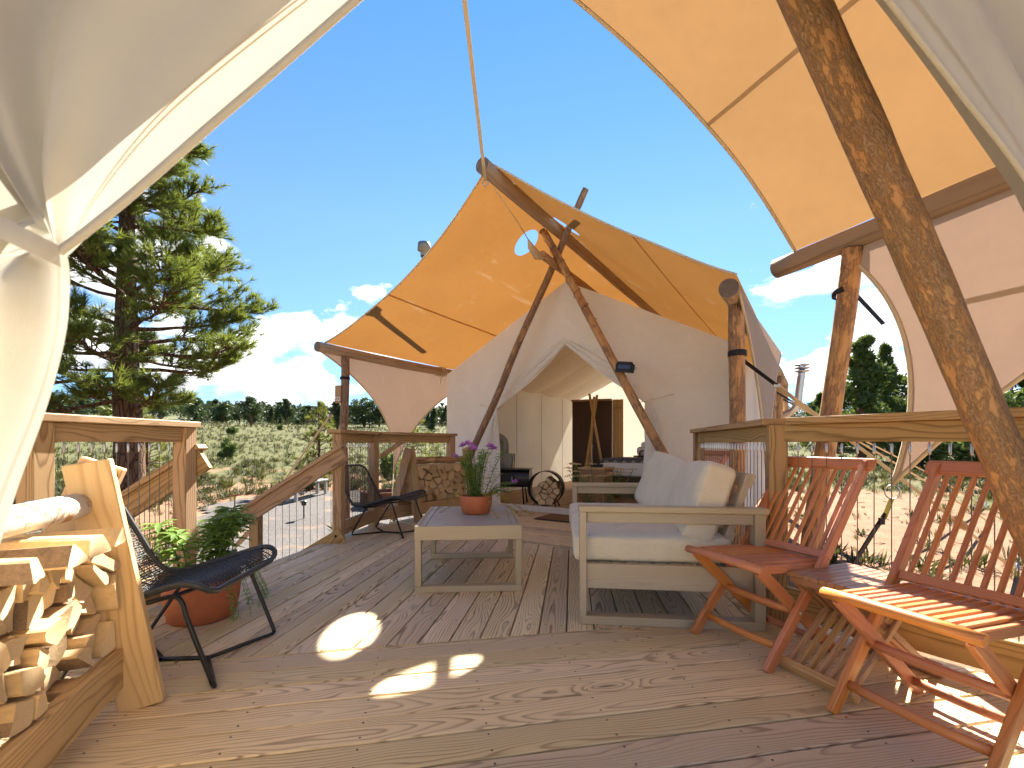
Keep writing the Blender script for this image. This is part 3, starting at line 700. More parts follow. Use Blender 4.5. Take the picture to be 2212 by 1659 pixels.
# ------------------------------------------------------------------ far tent (local frame: x along the front wall, y into the tent)
def poly_at(pts, v):
    """point on a polyline, by even parameter"""
    n = len(pts)-1; f = min(max(v, 0), 1)*n; i = min(int(f), n-1); a = f-i
    return V(pts[i])*(1-a)+V(pts[i+1])*a
def smooth_line(pts, m=6):
    """Catmull-Rom through points"""
    P = [V(p) for p in pts]; out = []
    for i in range(len(P)-1):
        a, b, c, d = P[max(i-1, 0)], P[i], P[i+1], P[min(i+2, len(P)-1)]
        for k in range(m):
            t = k/m; out.append(0.5*((2*b)+(c-a)*t+(2*a-5*b+4*c-d)*t*t+(3*b-a-3*c+d)*t**3))
    out.append(P[-1]); return out
def fly_half(name, mat, parent, r0, r1, e0, e1, inset, sag, nu=26, nv=46, hole=None, backin=0.0):
    """r0,r1 ridge front/back; e0,e1 eave front/back. hole=(u,v,ru,rv)"""
    r0, r1, e0, e1 = map(V, (r0, r1, e0, e1))
    def fn(u, v):
        k = 4*u*(1-u)
        if hole:
            du, dv = (u-hole[0])/hole[2], (v-hole[1])/hole[3]; q = math.hypot(du, dv)
            if 0.55 < q < 1.45 and False: pass
        f = r0.lerp(e0, u); b = r1.lerp(e1, u); ax = (b-f).normalized()
        p = f.lerp(b, v)
        p = p + ax*(inset*k*(1-v)) - ax*(backin*k*v)
        p.z -= sag*k*(1-0.5*(4*(v-0.5)**2))
        p.z += 0.012*mnoise.noise(V((u*5, v*9, 3)))
        return p
    b = MB(); nu_, nv_ = nu, nv
    if hole:
        # refine near the hole: non-uniform parameters
        us = sorted(set([i/nu for i in range(nu+1)]+[hole[0]+hole[2]*1.3*(i/14-1) for i in range(29)])); vs_ = sorted(set([j/nv for j in range(nv+1)]+[hole[1]+hole[3]*1.3*(i/14-1) for i in range(29)]))
        us = [x for x in us if 0 <= x <= 1]; vs_ = [x for x in vs_ if 0 <= x <= 1]
        grid = {}
        pts = []; fs = []
        def ins(u, v): return math.hypot((u-hole[0])/hole[2], (v-hole[1])/hole[3]) < 1
        nv2 = len(vs_)
        par = [[(u, v) for v in vs_] for u in us]
        dead = set()
        for i in range(len(us)-1):
            for j in range(nv2-1):
                if ins((us[i]+us[i+1])/2, (vs_[j]+vs_[j+1])/2): dead.add((i, j))
        border = {}
        for (i, j) in dead:
            for a in (0, 1):
                for c in (0, 1):
                    ii, jj = i+a, j+c
                    if any((ii-x, jj-y) not in dead for x in (0, 1) for y in (0, 1)): border[(ii, jj)] = 1
        for (ii, jj) in border:
            u, v = us[ii], vs_[jj]; du, dv = (u-hole[0])/hole[2], (v-hole[1])/hole[3]; q = math.hypot(du, dv) or 1
            par[ii][jj] = (hole[0]+du/q*hole[2], hole[1]+dv/q*hole[3])
        pts = [fn(*par[i][j]) for i in range(len(us)) for j in range(nv2)]
        for i in range(len(us)-1):
            for j in range(nv2-1):
                if (i, j) in dead: continue
                a = i*nv2+j; fs.append((a, a+nv2, a+nv2+1, a+1))
        b.add(pts, fs, 0, True)
    else: b.grid(fn, nu, nv)
    o = b.build(name, mat, parent)
    h = MB(); h.tube([fn(i/30, 0.0) for i in range(31)], 0.011, 6); h.build('hem', MT['hem'], o)
    return o, fn
def seam_strip(name, mat, parent, fn, u, v0, v1, w, off, n=24, along='v'):
    """a doubled strip of cloth just under the sheet"""
    b = MB()
    def g(a, c):
        if along == 'v': p = fn(u+(c-.5)*w, v0+(v1-v0)*a)
        else: p = fn(v0+(v1-v0)*a, u+(c-.5)*w)
        return p+V(off)
    b.grid(g, n, 1); return b.build(name, mat, parent)

def tent_skirt(name, mat, parent, A, B, T, bow=0.18, n=22, out=V((0, 0, 0))):
    """hanging triangular sheet: top edge A-B, point T, both free edges curved inwards"""
    A, B, T = V(A), V(B), V(T); b = MB()
    c = (A+B+T)/3
    def edge(P, v):
        p = P.lerp(T, v); k = 4*v*(1-v); return p+(c-(P+T)/2)*bow*k
    def fn(u, v):
        p = edge(A, v).lerp(edge(B, v), u)
        return p+V(out)*(math.sin(math.pi*u)*math.sin(math.pi*min(1, v)))+V((0, 0, 0))
    b.grid(fn, n, n); o = b.build(name, mat, parent)
    h = MB(); h.tube([fn(0, i/24) for i in range(25)], 0.012, 6); h.tube([fn(1, i/24) for i in range(25)], 0.012, 6); h.build('hem', MT['hem'], o)
    return o, fn
def wall_half(sg, apex, tie, foot, peak, eave, name, mat, parent, plait=0.02, yoff=0.0):
    E1 = smooth_line([apex, (apex[0]+(tie[0]-apex[0])*0.5, apex[1]+(tie[1]-apex[1])*0.56), tie], 8); E2 = smooth_line([tie, (tie[0]*0.985, tie[1]*0.62), foot], 8)
    def fn(u, v):
        if v < 0.5: e = poly_at([(p[0], p[1], 0) for p in E1], v*2); o = V((peak[0]+(eave[0]-peak[0])*v*2, peak[1]+(eave[1]-peak[1])*v*2, 0))
        else: e = poly_at([(p[0], p[1], 0) for p in E2], v*2-1); o = V((eave[0], eave[1]+(foot[1]-eave[1])*(v*2-1), 0))
        p = e.lerp(o, u); gather = math.exp(-((p.y-tie[1])/0.45)**2)*math.exp(-u*3.0)
        y = yoff+plait*math.sin(u*26+v*9)*math.exp(-u*4)-0.05*gather+0.012*mnoise.noise(V((p.x*2.2, p.y*1.3, 3)))
        return V((sg*p.x, y, p.y))
    b = MB(); b.grid(fn, 30, 40); return b.build(name, mat, parent), fn
def flap(sg, pts_up, pts_dn, w_up, w_dn, name, mat, parent, y0=-0.03, k=3.2, amp=0.03, nu=40, nv=46, lean=0.35, tilt=0.0):
    """door curtain gathered at its tie: E = free edge (x,z); cloth lies to the outer side"""
    U = smooth_line([(p[0], p[1], 0) for p in pts_up], 8); D = smooth_line([(p[0], p[1], 0) for p in pts_dn], 8)
    def fn(u, v):
        if v < 0.5:
            a = v*2; e = poly_at(U, a); w = w_up*(0.25+0.75*math.sin(math.pi*min(1, a*0.86+0.1)))*(1-a**4*0.82); t = a
            d = V((sg, lean+0.25*a, 0))
        else:
            a = v*2-1; e = poly_at(D, a); w = w_up*0.18*(1-a)+w_dn*a**0.6; t = 1-a; d = V((sg, 0, 0))
        p = e+d.normalized()*w*u
        pinch = math.exp(-((v-0.5)/0.07)**2)
        f = amp*(1-0.75*pinch)*(math.cos(u*k*2*math.pi+1.2*math.sin(v*5))+0.45*math.cos(u*k*4.3*math.pi+v*7))*(0.35+0.65*min(1, u*6))
        return V((p.x, y0+f-tilt*u*w+0.015*pinch, p.y))
    b = MB(); b.grid(fn, nu, nv); o = b.build(name, mat, parent)
    return o, fn

far = thing('canvas_tent', 'cream canvas wall tent with orange fly on log poles across the deck', 'tent', FO, R(-FA))
HW, EZ, PZ, TL = 2.1, 2.05, 3.15, 5.1
RZ = 3.74
# fly over the ridge
fl, ffl = fly_half('fly_sheet', MT['fly'], far, (0, -1.78, RZ+0.085), (0, 5.7, RZ+0.085), (-2.83, -1.70, 2.335), (-2.83, 5.6, 2.335), 0.20, 0.10, hole=(0.130, 0.170, 0.060, 0.023))
fr_, ffr = fly_half('fly_sheet', MT['fly'], far, (0.004, -1.78, RZ+0.086), (0.004, 5.7, RZ+0.086), (2.26, -1.56, 2.30), (2.42, 5.6, 2.30), 0.10, 0.10, hole=(0.100, 0.170, 0.064, 0.023))
seam_strip('seam', MT['seam'], fl, ffl, 0.62, 0.0, 1.0, 0.009, (0, 0, -0.004)); seam_strip('seam', MT['seam'], fr_, ffr, 0.62, 0.0, 1.0, 0.010, (0, 0, -0.004))
pole('ridge_pole', (0, -1.92, RZ), (0, 5.8, RZ), 0.078, 0.07, MT['log'], far, 0.015, seed=1, end_mat=MT['log_end'])
le = pole('eave_pole', (-2.80, -1.84, 2.25), (-2.80, 5.7, 2.25), 0.070, 0.066, MT['log'], far, 0.02, seed=2, end_mat=MT['log_end'])
pole('eave_pole', (2.20, -1.58, 2.20), (2.40, 5.7, 2.20), 0.078, 0.066, MT['log'], far, 0.02, seed=3, end_mat=MT['log_end'])
b = MB()
for k in range(3):
    b.tube([V((-2.80+0.078*math.cos(a), 0.62+k*0.05+0.03*a/6.3, 2.25+0.078*math.sin(a))) for a in [i*math.pi/8 for i in range(17)]], 0.009, 6)
b.tube([(-2.74, 0.66, 2.18), (-2.5, 0.4, 2.12), (-2.1, 0.0, 2.06)], 0.009, 6); b.tube([(-2.74, 0.6, 2.18), (-2.75, 0.58, 2.03)], 0.009, 6)
b.build('lashing_rope', MT['rope'], le)
# A-frame of bark poles
pole('frame_pole', (-1.86, -0.24, -0.02), (0.40, -0.26, 4.16), 0.054, 0.042, MT['bark_dark'], far, 0.03, seed=4, seg=24, end_mat=MT['log_end'])
fp = pole('frame_pole', (1.84, -0.30, -0.02), (-0.17, -0.34, 3.76), 0.057, 0.045, MT['bark'], far, 0.03, seed=5, seg=24, end_mat=MT['log_end'])
b = MB(); w = []
for i in range(150):
    f = i/149; c = V((1.84, -0.30, -0.02)).lerp(V((-0.17, -0.34, 3.76)), 0.66+0.30*f); a = f*math.pi*11
    w.append(c+V((0.062*math.cos(a), 0.062*math.sin(a), 0)))
b.tube(w, 0.0035, 5); b.build('light_cord', MT['black_matt'], fp)
pole('inner_ridge_pole', (-0.03, -0.62, 3.30), (-0.02, 5.2, 3.22), 0.05, 0.05, MT['pine_far'], far, 0.01, seed=6, end_mat=MT['split_end'])
# upright posts under the eaves
cp = []
for s_, t_, r_, dark in ((-2.80, -1.40, 0.062, 1), (-2.80, 1.9, 0.06, 1), (-2.80, 5.0, 0.06, 1)):
    cp.append(pole('eave_post', (s_+0.02, t_, -0.8), (s_, t_, 2.19), r_, r_*0.92, MT['bark_dark'], far, 0.03, seed=int(t_*7+20)))
for s_, t_, r_ in ((2.235, -1.28, 0.07), (2.33, 2.25, 0.065), (2.37, 3.7, 0.065), (2.40, 5.4, 0.065)):
    cp.append(pole('eave_post', (s_-0.03, t_+0.1, -0.8), (s_, t_, 2.13), r_, r_*0.92, MT['bark'], far, 0.03, seed=int(t_*7+40)))
# skirts
tent_skirt('fly_skirt', MT['fly_side'], far, (-2.86, -1.74, 2.21), (-2.86, 1.75, 2.21), (-3.02, -0.28, 0.46), 0.42)
sk, _ = tent_skirt('fly_skirt', MT['fly_side'], far, (2.27, -1.50, 2.18), (2.46, 1.7, 2.20), (2.42, -0.55, 0.42), 0.34)
# canvas body
for sg in (-1, 1):
    wall_half(sg, (0.0, 2.29), (1.09, 1.46), (1.14, 0.03), (0.0, PZ), (HW, EZ), 'front_wall', MT['canvas'], far)
    flap(sg, [(0.0, 2.29), (0.30*sg, 2.04), (0.62*sg, 1.80), (0.93*sg, 1.56), (1.07*sg, 1.45)], [(1.07*sg, 1.45), (1.10*sg, 1.2), (1.06*sg, 0.7), (1.05*sg, 0.05)], 0.20, 0.28, 'door_flap', MT['canvas'], far, -0.03, 2.2, 0.012, lean=0.7)
    b = MB(); b.tube([(1.02*sg, -0.075, 1.45), (1.2*sg, -0.06, 1.49), (1.42*sg, -0.03, 1.535)], 0.009, 6, flat=0.5); b.build('tie_back', MT['canvas'], far)
    # side wall in sewn panels and roof slope
    b = MB(); b.grid(lambda u, v: V((sg*(HW+0.03*mnoise.noise(V((u*9, v*3, sg)))), 0.0+TL*u, 0.03+(EZ-0.03)*v)), 30, 10); sw = b.build('side_wall', MT['canvas_in'], far)
    for k in range(1, 5):
        q = MB(); q.box((sg*(HW-0.045), TL*k/5, EZ/2), (0.004, 0.012, EZ-0.1)); q.build('wall_seam', MT['seam_grey'], sw)
    def roof(u, v): return V((sg*HW*u, 0.0+TL*v, PZ+(EZ-PZ)*u-0.07*math.sin(math.pi*u)-0.05*u*abs(math.sin(v*5*math.pi))))
    b = MB(); b.grid(roof, 14, 40); ro = b.build('inner_roof', MT['canvas_in'], far)
    for k in range(1, 5):
        q = MB(); q.grid(lambda u, c: roof(u, k/5)+V((0, (c-.5)*0.014, -0.006)), 14, 1); q.build('roof_seam', MT['seam_grey'], ro)
b = MB(); b.add([(-HW, TL, 0.03), (HW, TL, 0.03), (HW, TL, EZ), (0, TL, PZ), (-HW, TL, EZ)], [(0, 1, 2, 3, 4)]); bw = b.build('back_wall', MT['canvas_in'], far)
for s_ in (-1.0, 0.0, 1.0):
    q = MB(); q.box((s_, TL-0.006, 1.0), (0.012, 0.004, 1.95)); q.build('wall_seam', MT['seam_grey'], bw)
beam('threshold', (-1.25, -0.02, 0.035), (1.25, -0.02, 0.035), 0.10, 0.072, MT['paint'], far)
# second flue leaving through the right side wall
b = MB(); b.tube(smooth_line([(2.05, 3.9, 1.42), (2.45, 3.9, 1.47), (2.62, 3.9, 1.62), (2.66, 3.9, 1.9), (2.70, 3.9, 2.22)], 5), 0.06, 14); pp2 = b.build('stove_pipe', MT['steel'], far)
b = MB()
for k in range(3): b.lathe([(0.05, 0.0), (0.115, 0.012), (0.115, 0.03), (0.05, 0.045)], 16, (2.70, 3.9, 2.20+0.055*k))
b.build('pipe_cap', MT['steel'], pp2)
# stove pipe standing on the left slope of the fly
b = MB(); b.tube([(-2.55, -0.05, 2.455), (-2.55, -0.05, 4.12)], 0.042, 14); pp = b.build('stove_pipe', MT['zinc'], far)
b = MB(); b.lathe([(0.0, 4.44), (0.10, 4.42), (0.11, 4.30), (0.06, 4.29), (0.06, 4.2)], 16, (-2.55, -0.05, -0.17)); b.build('pipe_cap', MT['zinc'], pp)
# webbing, buckles and guys
def band(parent, c, r, z, h, name='strap_band'):
    q = MB(); q.lathe([(r, -h/2), (r+0.006, -h/2+0.002), (r+0.006, h/2-0.002), (r, h/2)], 18, (c[0], c[1], z)); return q.build(name, MT['strap_black'], parent)
band(far, (-2.80, -1.40), 0.062, 1.88, 0.04); band(far, (2.232, -1.27), 0.069, 1.72, 0.05)
inv = FT.inverted()
def fl_(p): return inv @ V(p)
def guy(parent, p0, p1, p2, w=0.035, blk=True, lead=0.16, conv=fl_, sleeve_at=0.55):
    a, c, e = conv(p0), conv(p1), conv(p2)
    m = a.lerp(c, lead); b = MB(); b.beam(a, m, w*0.9, 0.006); b.build('black_strap', MT['strap_black'], parent)
    b = MB(); b.box(m, (0.05, 0.06, 0.03)); b.build('buckle', MT['steel'], parent)
    b = MB(); b.beam(m, c, w, 0.005); b.beam(c, e, w*0.9, 0.005); b.build('guy_strap', MT['hem'], parent)
    if blk:
        f = frame(c, e); b = MB()
        b.box((0, 0, 0), (0.30, 0.10, 0.03)); b.box((0.17, 0, 0), (0.05, 0.075, 0.028)); b.box((-0.17, 0, 0), (0.05, 0.075, 0.028)); b.build('stake_cover', MT['pine_far'], parent, f @ M.Translation(((e-c).length*0.2, 0, 0.012)))
    st_ = MB(); st_.tube([e+V((0, 0, -0.1)), e+V((0, 0, 0.12))], 0.012, 8); st_.build('stake', MT['steel'], parent)
def gz(x, y, dz=0.0): return V((x, y, ground_z(x, y)+dz))
guy(far, (1.92, 3.92, 1.72), (4.95, 5.22, 0.18), (6.55, 5.9, ground_z(6.55, 5.9)), 0.05)
guy(far, (3.75, 6.83, 1.85), (7.2, 7.9, 0.28), (8.9, 8.45, ground_z(8.9, 8.45)), 0.05, False)
guy(far, (4.6, 8.1, 1.85), (8.6, 9.3, 0.30), (10.2, 9.8, ground_z(10.2, 9.8)), 0.05, False)
guy(far, (-2.44, 6.45, 1.55), (-4.05, 6.95, -0.45), (-4.3, 7.02, ground_z(-4.3, 7.02)), 0.045, True, 0.1)
guy(far, ft(-2.8, 2.0, 1.8), ft(-3.9, 1.0, 0.2), ft(-4.5, 0.5, -0.62), 0.045, False, 0.02)
sk2 = ft(2.42, -0.55, 0.42); 
b = MB(); b.tube([ft(2.42, -0.55, 0.42), ft(2.55, -0.75, 0.0), ft(2.6, -0.8, -0.6)], 0.006, 6); b.v = [tuple(fl_(p)) for p in b.v]; b.build('skirt_cord', MT['hem'], far)
b = MB(); b.tube([(-3.02, -0.28, 0.46), (-3.1, -0.3, -0.65)], 0.008, 6); b.build('skirt_cord', MT['hem'], far)
# rain cover gathered at the ridge front
b = MB(); b.tube([(0.0, -1.70, 3.60), (-0.02, -1.2, 3.46), (-0.03, -0.95, 3.36)], 0.006, 6); b.tube([(-0.03, -0.95, 3.36), (-0.04, -0.88, 3.30), (-0.03, -0.75, 3.24), (0.0, -0.62, 3.25)], [0.01, 0.04, 0.05, 0.015], 10, seedr=0.4)
b.tube([(0.0, -0.62, 3.25), (0.0, -0.35, 3.32)], 0.012, 6); b.build('tied_cord', MT['rope'], far)

# ------------------------------------------------------------------ near tent: the camera stands in its doorway
NA = 12.0; NO = V((0.31, 0.876, 0)); nb = V((math.cos(R(NA)), math.sin(R(NA)), 0)); nout = V((-math.sin(R(NA)), math.cos(R(NA)), 0))
near = thing('canvas_tent', 'near cream canvas tent whose open door flaps and orange fly frame the view', 'tent', NO, R(NA))
NTm = M.Translation(NO) @ M.Rotation(R(NA), 4, 'Z'); ninv = NTm.inverted()
def nl(p): return ninv @ V(p)
def pxw(px, py, off=0.0):
    """(s,z) where the sight line through a photo point meets the front wall plane"""
    dx, dz = (px-CX)/FPX, -(py-CY)/FPX
    d = (NO+nout*off).dot(nout)/(dx*nout.x+nout.y); p = V((dx*d, d, 0))
    return ((p-NO).dot(nb), EYE+dz*d)
NRZ = 3.74
rf, rb = V((-0.25, 2.50, NRZ+0.085)), V((-0.25+0.31*2.9, 2.50-0.95*2.9, NRZ+0.085))
ed = V((0.363, -0.932, 0)); ee0 = V((2.05, 3.30, 2.345)); ee1 = ee0+ed*3.6
nfr, fnr = fly_half('fly_sheet', MT['fly_near'], near, nl(rf), nl(rb), nl(ee0), nl(ee1), 0.20, 0.06)
le0 = V((-2.55, 1.72, 2.345)); le1 = le0+V((0.31, -0.95, 0))*2.9
nfl, fnl = fly_half('fly_sheet', MT['fly_near'], near, nl(rf)+V((0.004, 0, 0.002)), nl(rb)+V((0.004, 0, 0.002)), nl(le0), nl(le1), 0.20, 0.06)
seam_strip('seam', MT['seam_grey'], nfr, fnr, 0.60, 0.0, 1.0, 0.009, (0, 0, -0.005)); seam_strip('seam', MT['seam_grey'], nfl, fnl, 0.60, 0.0, 1.0, 0.016, (0, 0, -0.005))
pole('ridge_pole', nl(rf+V((-0.06, 0.18, -0.085))), nl(rb-V((0, 0, 0.085))), 0.078, 0.07, MT['log'], near, 0.01, seed=11, end_mat=MT['log_end'])
g0 = V((1.995, 3.43, 2.27)); pole('eave_pole', nl(g0), nl(g0+ed*4.8), 0.070, 0.058, MT['log'], near, 0.012, seed=12, seg=30, n=20, end_mat=MT['log_end'])
pole('eave_pole', nl(le0+V((-0.03, 0.1, -0.075))), nl(le1-V((0, 0, 0.075))), 0.07, 0.07, MT['log'], near, 0.01, seed=13, end_mat=MT['log_end'])
P1, P2 = V((0.742, 1.15, 2.07)), V((1.354, 1.30, 1.027)); dP = (P2-P1)/(P2.z-P1.z)
pole('frame_pole', nl(P1+dP*(0.0-P1.z)), nl(P1+dP*(3.95-P1.z)), 0.053, 0.044, MT['bark_near'], near, 0.012, n=28, seg=70, seed=14, bump=0.05)
pole('frame_pole', nl((-1.44, 0.66, 0.0)), nl((0.22, 1.02, 3.95)), 0.062, 0.05, MT['bark_near'], near, 0.012, n=20, seg=40, seed=15)
nc = pole('eave_post', nl((2.12, 3.42, -0.8)), nl((2.195, 2.93, 2.205)), 0.066, 0.060, MT['bark'], near, 0.02, n=20, seg=30, seed=16, end_mat=MT['log_end'])
pole('eave_post', nl((-2.62, 1.5, -0.8)), nl((-2.55, 1.5, 2.2)), 0.066, 0.060, MT['bark'], near, 0.02, seed=17)
pole('eave_post', nl((2.12+1.0, 0.55, -0.8)), nl((2.03+1.02, 0.8, 2.2)), 0.066, 0.060, MT['bark'], near, 0.02, seed=18)
q = MB(); q.lathe([(0.064, -0.02), (0.070, -0.018), (0.070, 0.018), (0.064, 0.02)], 18); q.build('strap_band', MT['strap_black'], near, ninv @ M.Translation((2.183, 2.99, 1.94)) @ M.Rotation(R(-9), 4, 'X'))
tip = V((2.19, 2.62, 0.715)); sa, sb = V((2.17, 3.02, 2.22)), V((3.02, 0.85, 2.22))
nsk, nskf = tent_skirt('fly_skirt', MT['fly_side'], near, nl(sa), nl(sb), nl(tip), 0.30, 28)
seam_strip('seam', MT['seam_grey'], nsk, nskf, 0.40, 0.10, 0.97, 0.022, (-0.004, 0, 0), along='u')
b = MB(); b.beam(nl((2.215, 2.95, 1.93)), nl(V((2.335, 2.86, 1.70))), 0.03, 0.005, (0, -1, 0)); b.build('black_strap', MT['strap_black'], near)
b = MB(); rr = [tip+V((0.0, 0, -0.045))+V((0.035*math.cos(a)*0.8, -0.02*math.cos(a), 0.04*math.sin(a))) for a in [i*math.pi/8 for i in range(16)]]
b.tube([nl(p) for p in rr], 0.004, 6, closed=True); b.build('skirt_ring', MT['steel'], near)
b = MB(); b.beam(nl(tip+V((-0.005, 0, -0.085))), nl(tip+V((-0.05, 0, -0.2))), 0.03, 0.006); b.build('yellow_strap', MT['leaf_yellow'], near)
b = MB()
pts = [tip+V((-0.04, 0, -0.17)), tip+V((-0.10, 0, -0.26)), tip+V((-0.20, 0.0, -0.42)), tip+V((-0.30, 0.02, -0.62)), tip+V((-0.36, 0.02, -0.95))]
for a, c in zip(pts, pts[1:]): b.beam(nl(a), nl(c), 0.035, 0.008, up=(0.3, -1, 0))
b.box(nl(tip+V((-0.07, -0.01, -0.21))), (0.035, 0.012, 0.04)); b.build('black_strap', MT['strap_black'], near)
# door flaps and front wall, seen from inside
up_l = [(0.0, 2.33)]+[pxw(*p) for p in ((980, -160), (800, 0), (630, 150), (470, 288), (375, 372), (290, 446), (205, 515), (150, 556))]
dn_l = [pxw(*p) for p in ((150, 556), (161, 610), (158, 700), (136, 800), (104, 905), (52, 1050), (-10, 1250), (-90, 1500))]+[(-1.12, 0.02)]
up_r = [(0.0, 2.33)]+[pxw(*p) for p in ((1620, -350), (1885, 0), (2050, 212), (2212, 428))]; s_e, z_e = up_r[-1]; up_r += [(s_e+0.26, z_e-0.34)]
dn_r = [(s_e+0.26, z_e-0.34), (s_e+0.28, 0.9), (s_e+0.24, 0.5), (s_e+0.24, 0.02)]
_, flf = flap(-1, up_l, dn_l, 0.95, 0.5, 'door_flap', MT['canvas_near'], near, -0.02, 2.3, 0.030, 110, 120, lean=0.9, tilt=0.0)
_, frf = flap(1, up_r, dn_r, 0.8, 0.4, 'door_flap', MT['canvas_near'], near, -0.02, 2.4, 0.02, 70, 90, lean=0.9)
for sg, upx, dnx in ((-1, up_l, dn_l), (1, up_r, dn_r)):
    def nw(u, v):
        if v < 0.5: e = poly_at([(p[0]+sg*0.06, p[1]+0.05, 0) for p in upx], v*2); o = V((sg*2.1*v*2, 3.15-1.1*v*2, 0))
        else: e = poly_at([(p[0]+sg*0.10, p[1], 0) for p in dnx], v*2-1); o = V((sg*2.1, 2.05-2.03*(v*2-1), 0))
        p = e.lerp(o, u); return V((p.x, 0.05+0.02*mnoise.noise(V((p.x*2, p.y*1.2, 1))), p.y))
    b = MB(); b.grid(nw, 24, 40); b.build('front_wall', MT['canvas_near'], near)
for fq in (flf, frf):
    for uu in (0.045, 0.052): seam_strip('stitching', MT['seam_grey'], near, fq, uu, 0.02, 0.98, 0.0022, (0, -0.0025, 0), 120)
T0 = pxw(150, 556); b = MB()
tp = smooth_line([V((T0[0]+0.004, -0.022, T0[1]-0.008)), V((T0[0]-0.014, -0.050, T0[1]+0.000)), V((T0[0]-0.07, -0.058, T0[1]+0.025)), V((T0[0]-0.22, -0.05, T0[1]+0.075)), V((T0[0]-0.55, 0.03, T0[1]+0.12))], 6)
def tie(u, v):
    i = min(int(u*(len(tp)-1)), len(tp)-2); f = u*(len(tp)-1)-i; p = tp[i].lerp(tp[i+1], f); return p+V((0, -0.003*math.sin(math.pi*v), (v-0.5)*0.030))
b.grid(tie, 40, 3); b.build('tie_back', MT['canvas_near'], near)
for sg, upx in ((-1, up_l), (1, up_r)):
    ln = smooth_line([(p[0], -0.02, p[1]) for p in upx], 8); q = MB(); q.tube(ln, 0.006, 8); q.build('hem', MT['canvas_near'], near)
# webbing strap from ridge end to ridge end
ra = rf+V((-0.05, 0.14, -0.02)); rz = ft(0.0, -1.86, RZ-0.05)
o = strap('ridge_strap', [ra+V((0, 0, -0.07)), rz+V((0, -0.005, -0.09))], 0.030, 0.004, MT['hem'], None, (0, 0, 1), label='thin pale webbing strap stretched across the sky between the two ridge poles', cat='strap')
b = MB(); b.tube([rz+V((0.028*math.cos(a), -0.01, -0.115+0.03*math.sin(a))) for a in [i*math.pi/7 for i in range(14)]], 0.005, 6, closed=True); b.build('strap_ring', MT['steel'], o)
# ------------------------------------------------------------------ coffee table
def rbox_mesh(lx, ly, lz, r, mat, n=10, puff=0.0, seed=0, wr=0.0):
    """rounded, slightly stuffed box"""
    bm = bmesh.new(); bmesh.ops.create_cube(bm, size=2.0); bmesh.ops.subdivide_edges(bm, edges=bm.edges[:], cuts=n, use_grid_fill=True)
    h = V((lx/2, ly/2, lz/2))
    for v in bm.verts:
        p = V((v.co.x*h.x, v.co.y*h.y, v.co.z*h.z))
        # gather grid lines towards the rims
        q = V([math.copysign(abs(c)**0.75, c)*hh for c, hh in zip(v.co, h)])
        inner = V([max(-hh+r, min(hh-r, c)) for c, hh in zip(q, h)]); d = q-inner
        p = inner+(d.normalized()*r if d.length > 1e-6 else d)
        fx_, fy_, fz_ = q.x/h.x, q.y/h.y, q.z/h.z
        p.z += puff*lz*(1-fx_**4)*(1-fy_**4)*fz_; p.x += puff*0.5*lz*(1-fz_**2)*(1-fy_**4)*fx_; p.y += puff*0.5*lz*(1-fz_**2)*(1-fx_**4)*fy_
        if wr: p += V((mnoise.noise(p*7+V((seed, 0, 0))), mnoise.noise(p*7+V((0, seed, 3))), mnoise.noise(p*6+V((0, 5, seed)))))*wr
        v.co = p
    me = bpy.data.meshes.new('cushion'); bm.to_mesh(me); bm.free(); me.polygons.foreach_set('use_smooth', [True]*len(me.polygons)); me.materials.append(mat); return me
def L(parent, name, a, b, w, h, mat, up=(0, 0, 1), bev=0.003, ext=0.0): return beam(name, a, b, w, h, MT[mat], parent, up, bev, ext)

ct = thing('coffee_table', 'low square grey-washed slatted coffee table holding the flower pot', 'table', (-0.305, 3.36, 0), R(3.5))
hx, hy, tz = 0.342, 0.46, 0.425
for sy in (-1, 1):
    L(ct, 'apron', (-hx, sy*(hy-0.012), tz-0.045), (hx, sy*(hy-0.012), tz-0.045), 0.024, 0.09, 'greywood')
    for sx in (-1, 1): L(ct, 'leg', (sx*(hx-0.022), sy*(hy-0.03), 0.042), (sx*(hx-0.022), sy*(hy-0.03), tz-0.09), 0.055, 0.04, 'greywood', (1, 0, 0))
    L(ct, 'floor_rail', (-hx, sy*(hy-0.03), 0.021), (hx, sy*(hy-0.03), 0.021), 0.055, 0.04, 'greywood')
for sx in (-1, 1): L(ct, 'apron', (sx*(hx-0.012), -hy+0.025, tz-0.045), (sx*(hx-0.012), hy-0.025, tz-0.045), 0.024, 0.09, 'greywood')
for sx in (-1, 1): L(ct, 'top_edge', (sx*(hx-0.0465), -hy+0.026, tz-0.009), (sx*(hx-0.0465), hy-0.026, tz-0.009), 0.038, 0.018, 'sky_greytop', bev=0.002)
n = 23
for i in range(n):
    y = -hy+0.027+(2*hy-0.054)*(i+0.5)/n; L(ct, 'slat', (-hx+0.068, y, tz-0.010), (hx-0.068, y, tz-0.010), (2*hy-0.054)/n-0.003, 0.018, 'sky_greytop', bev=0.0015)

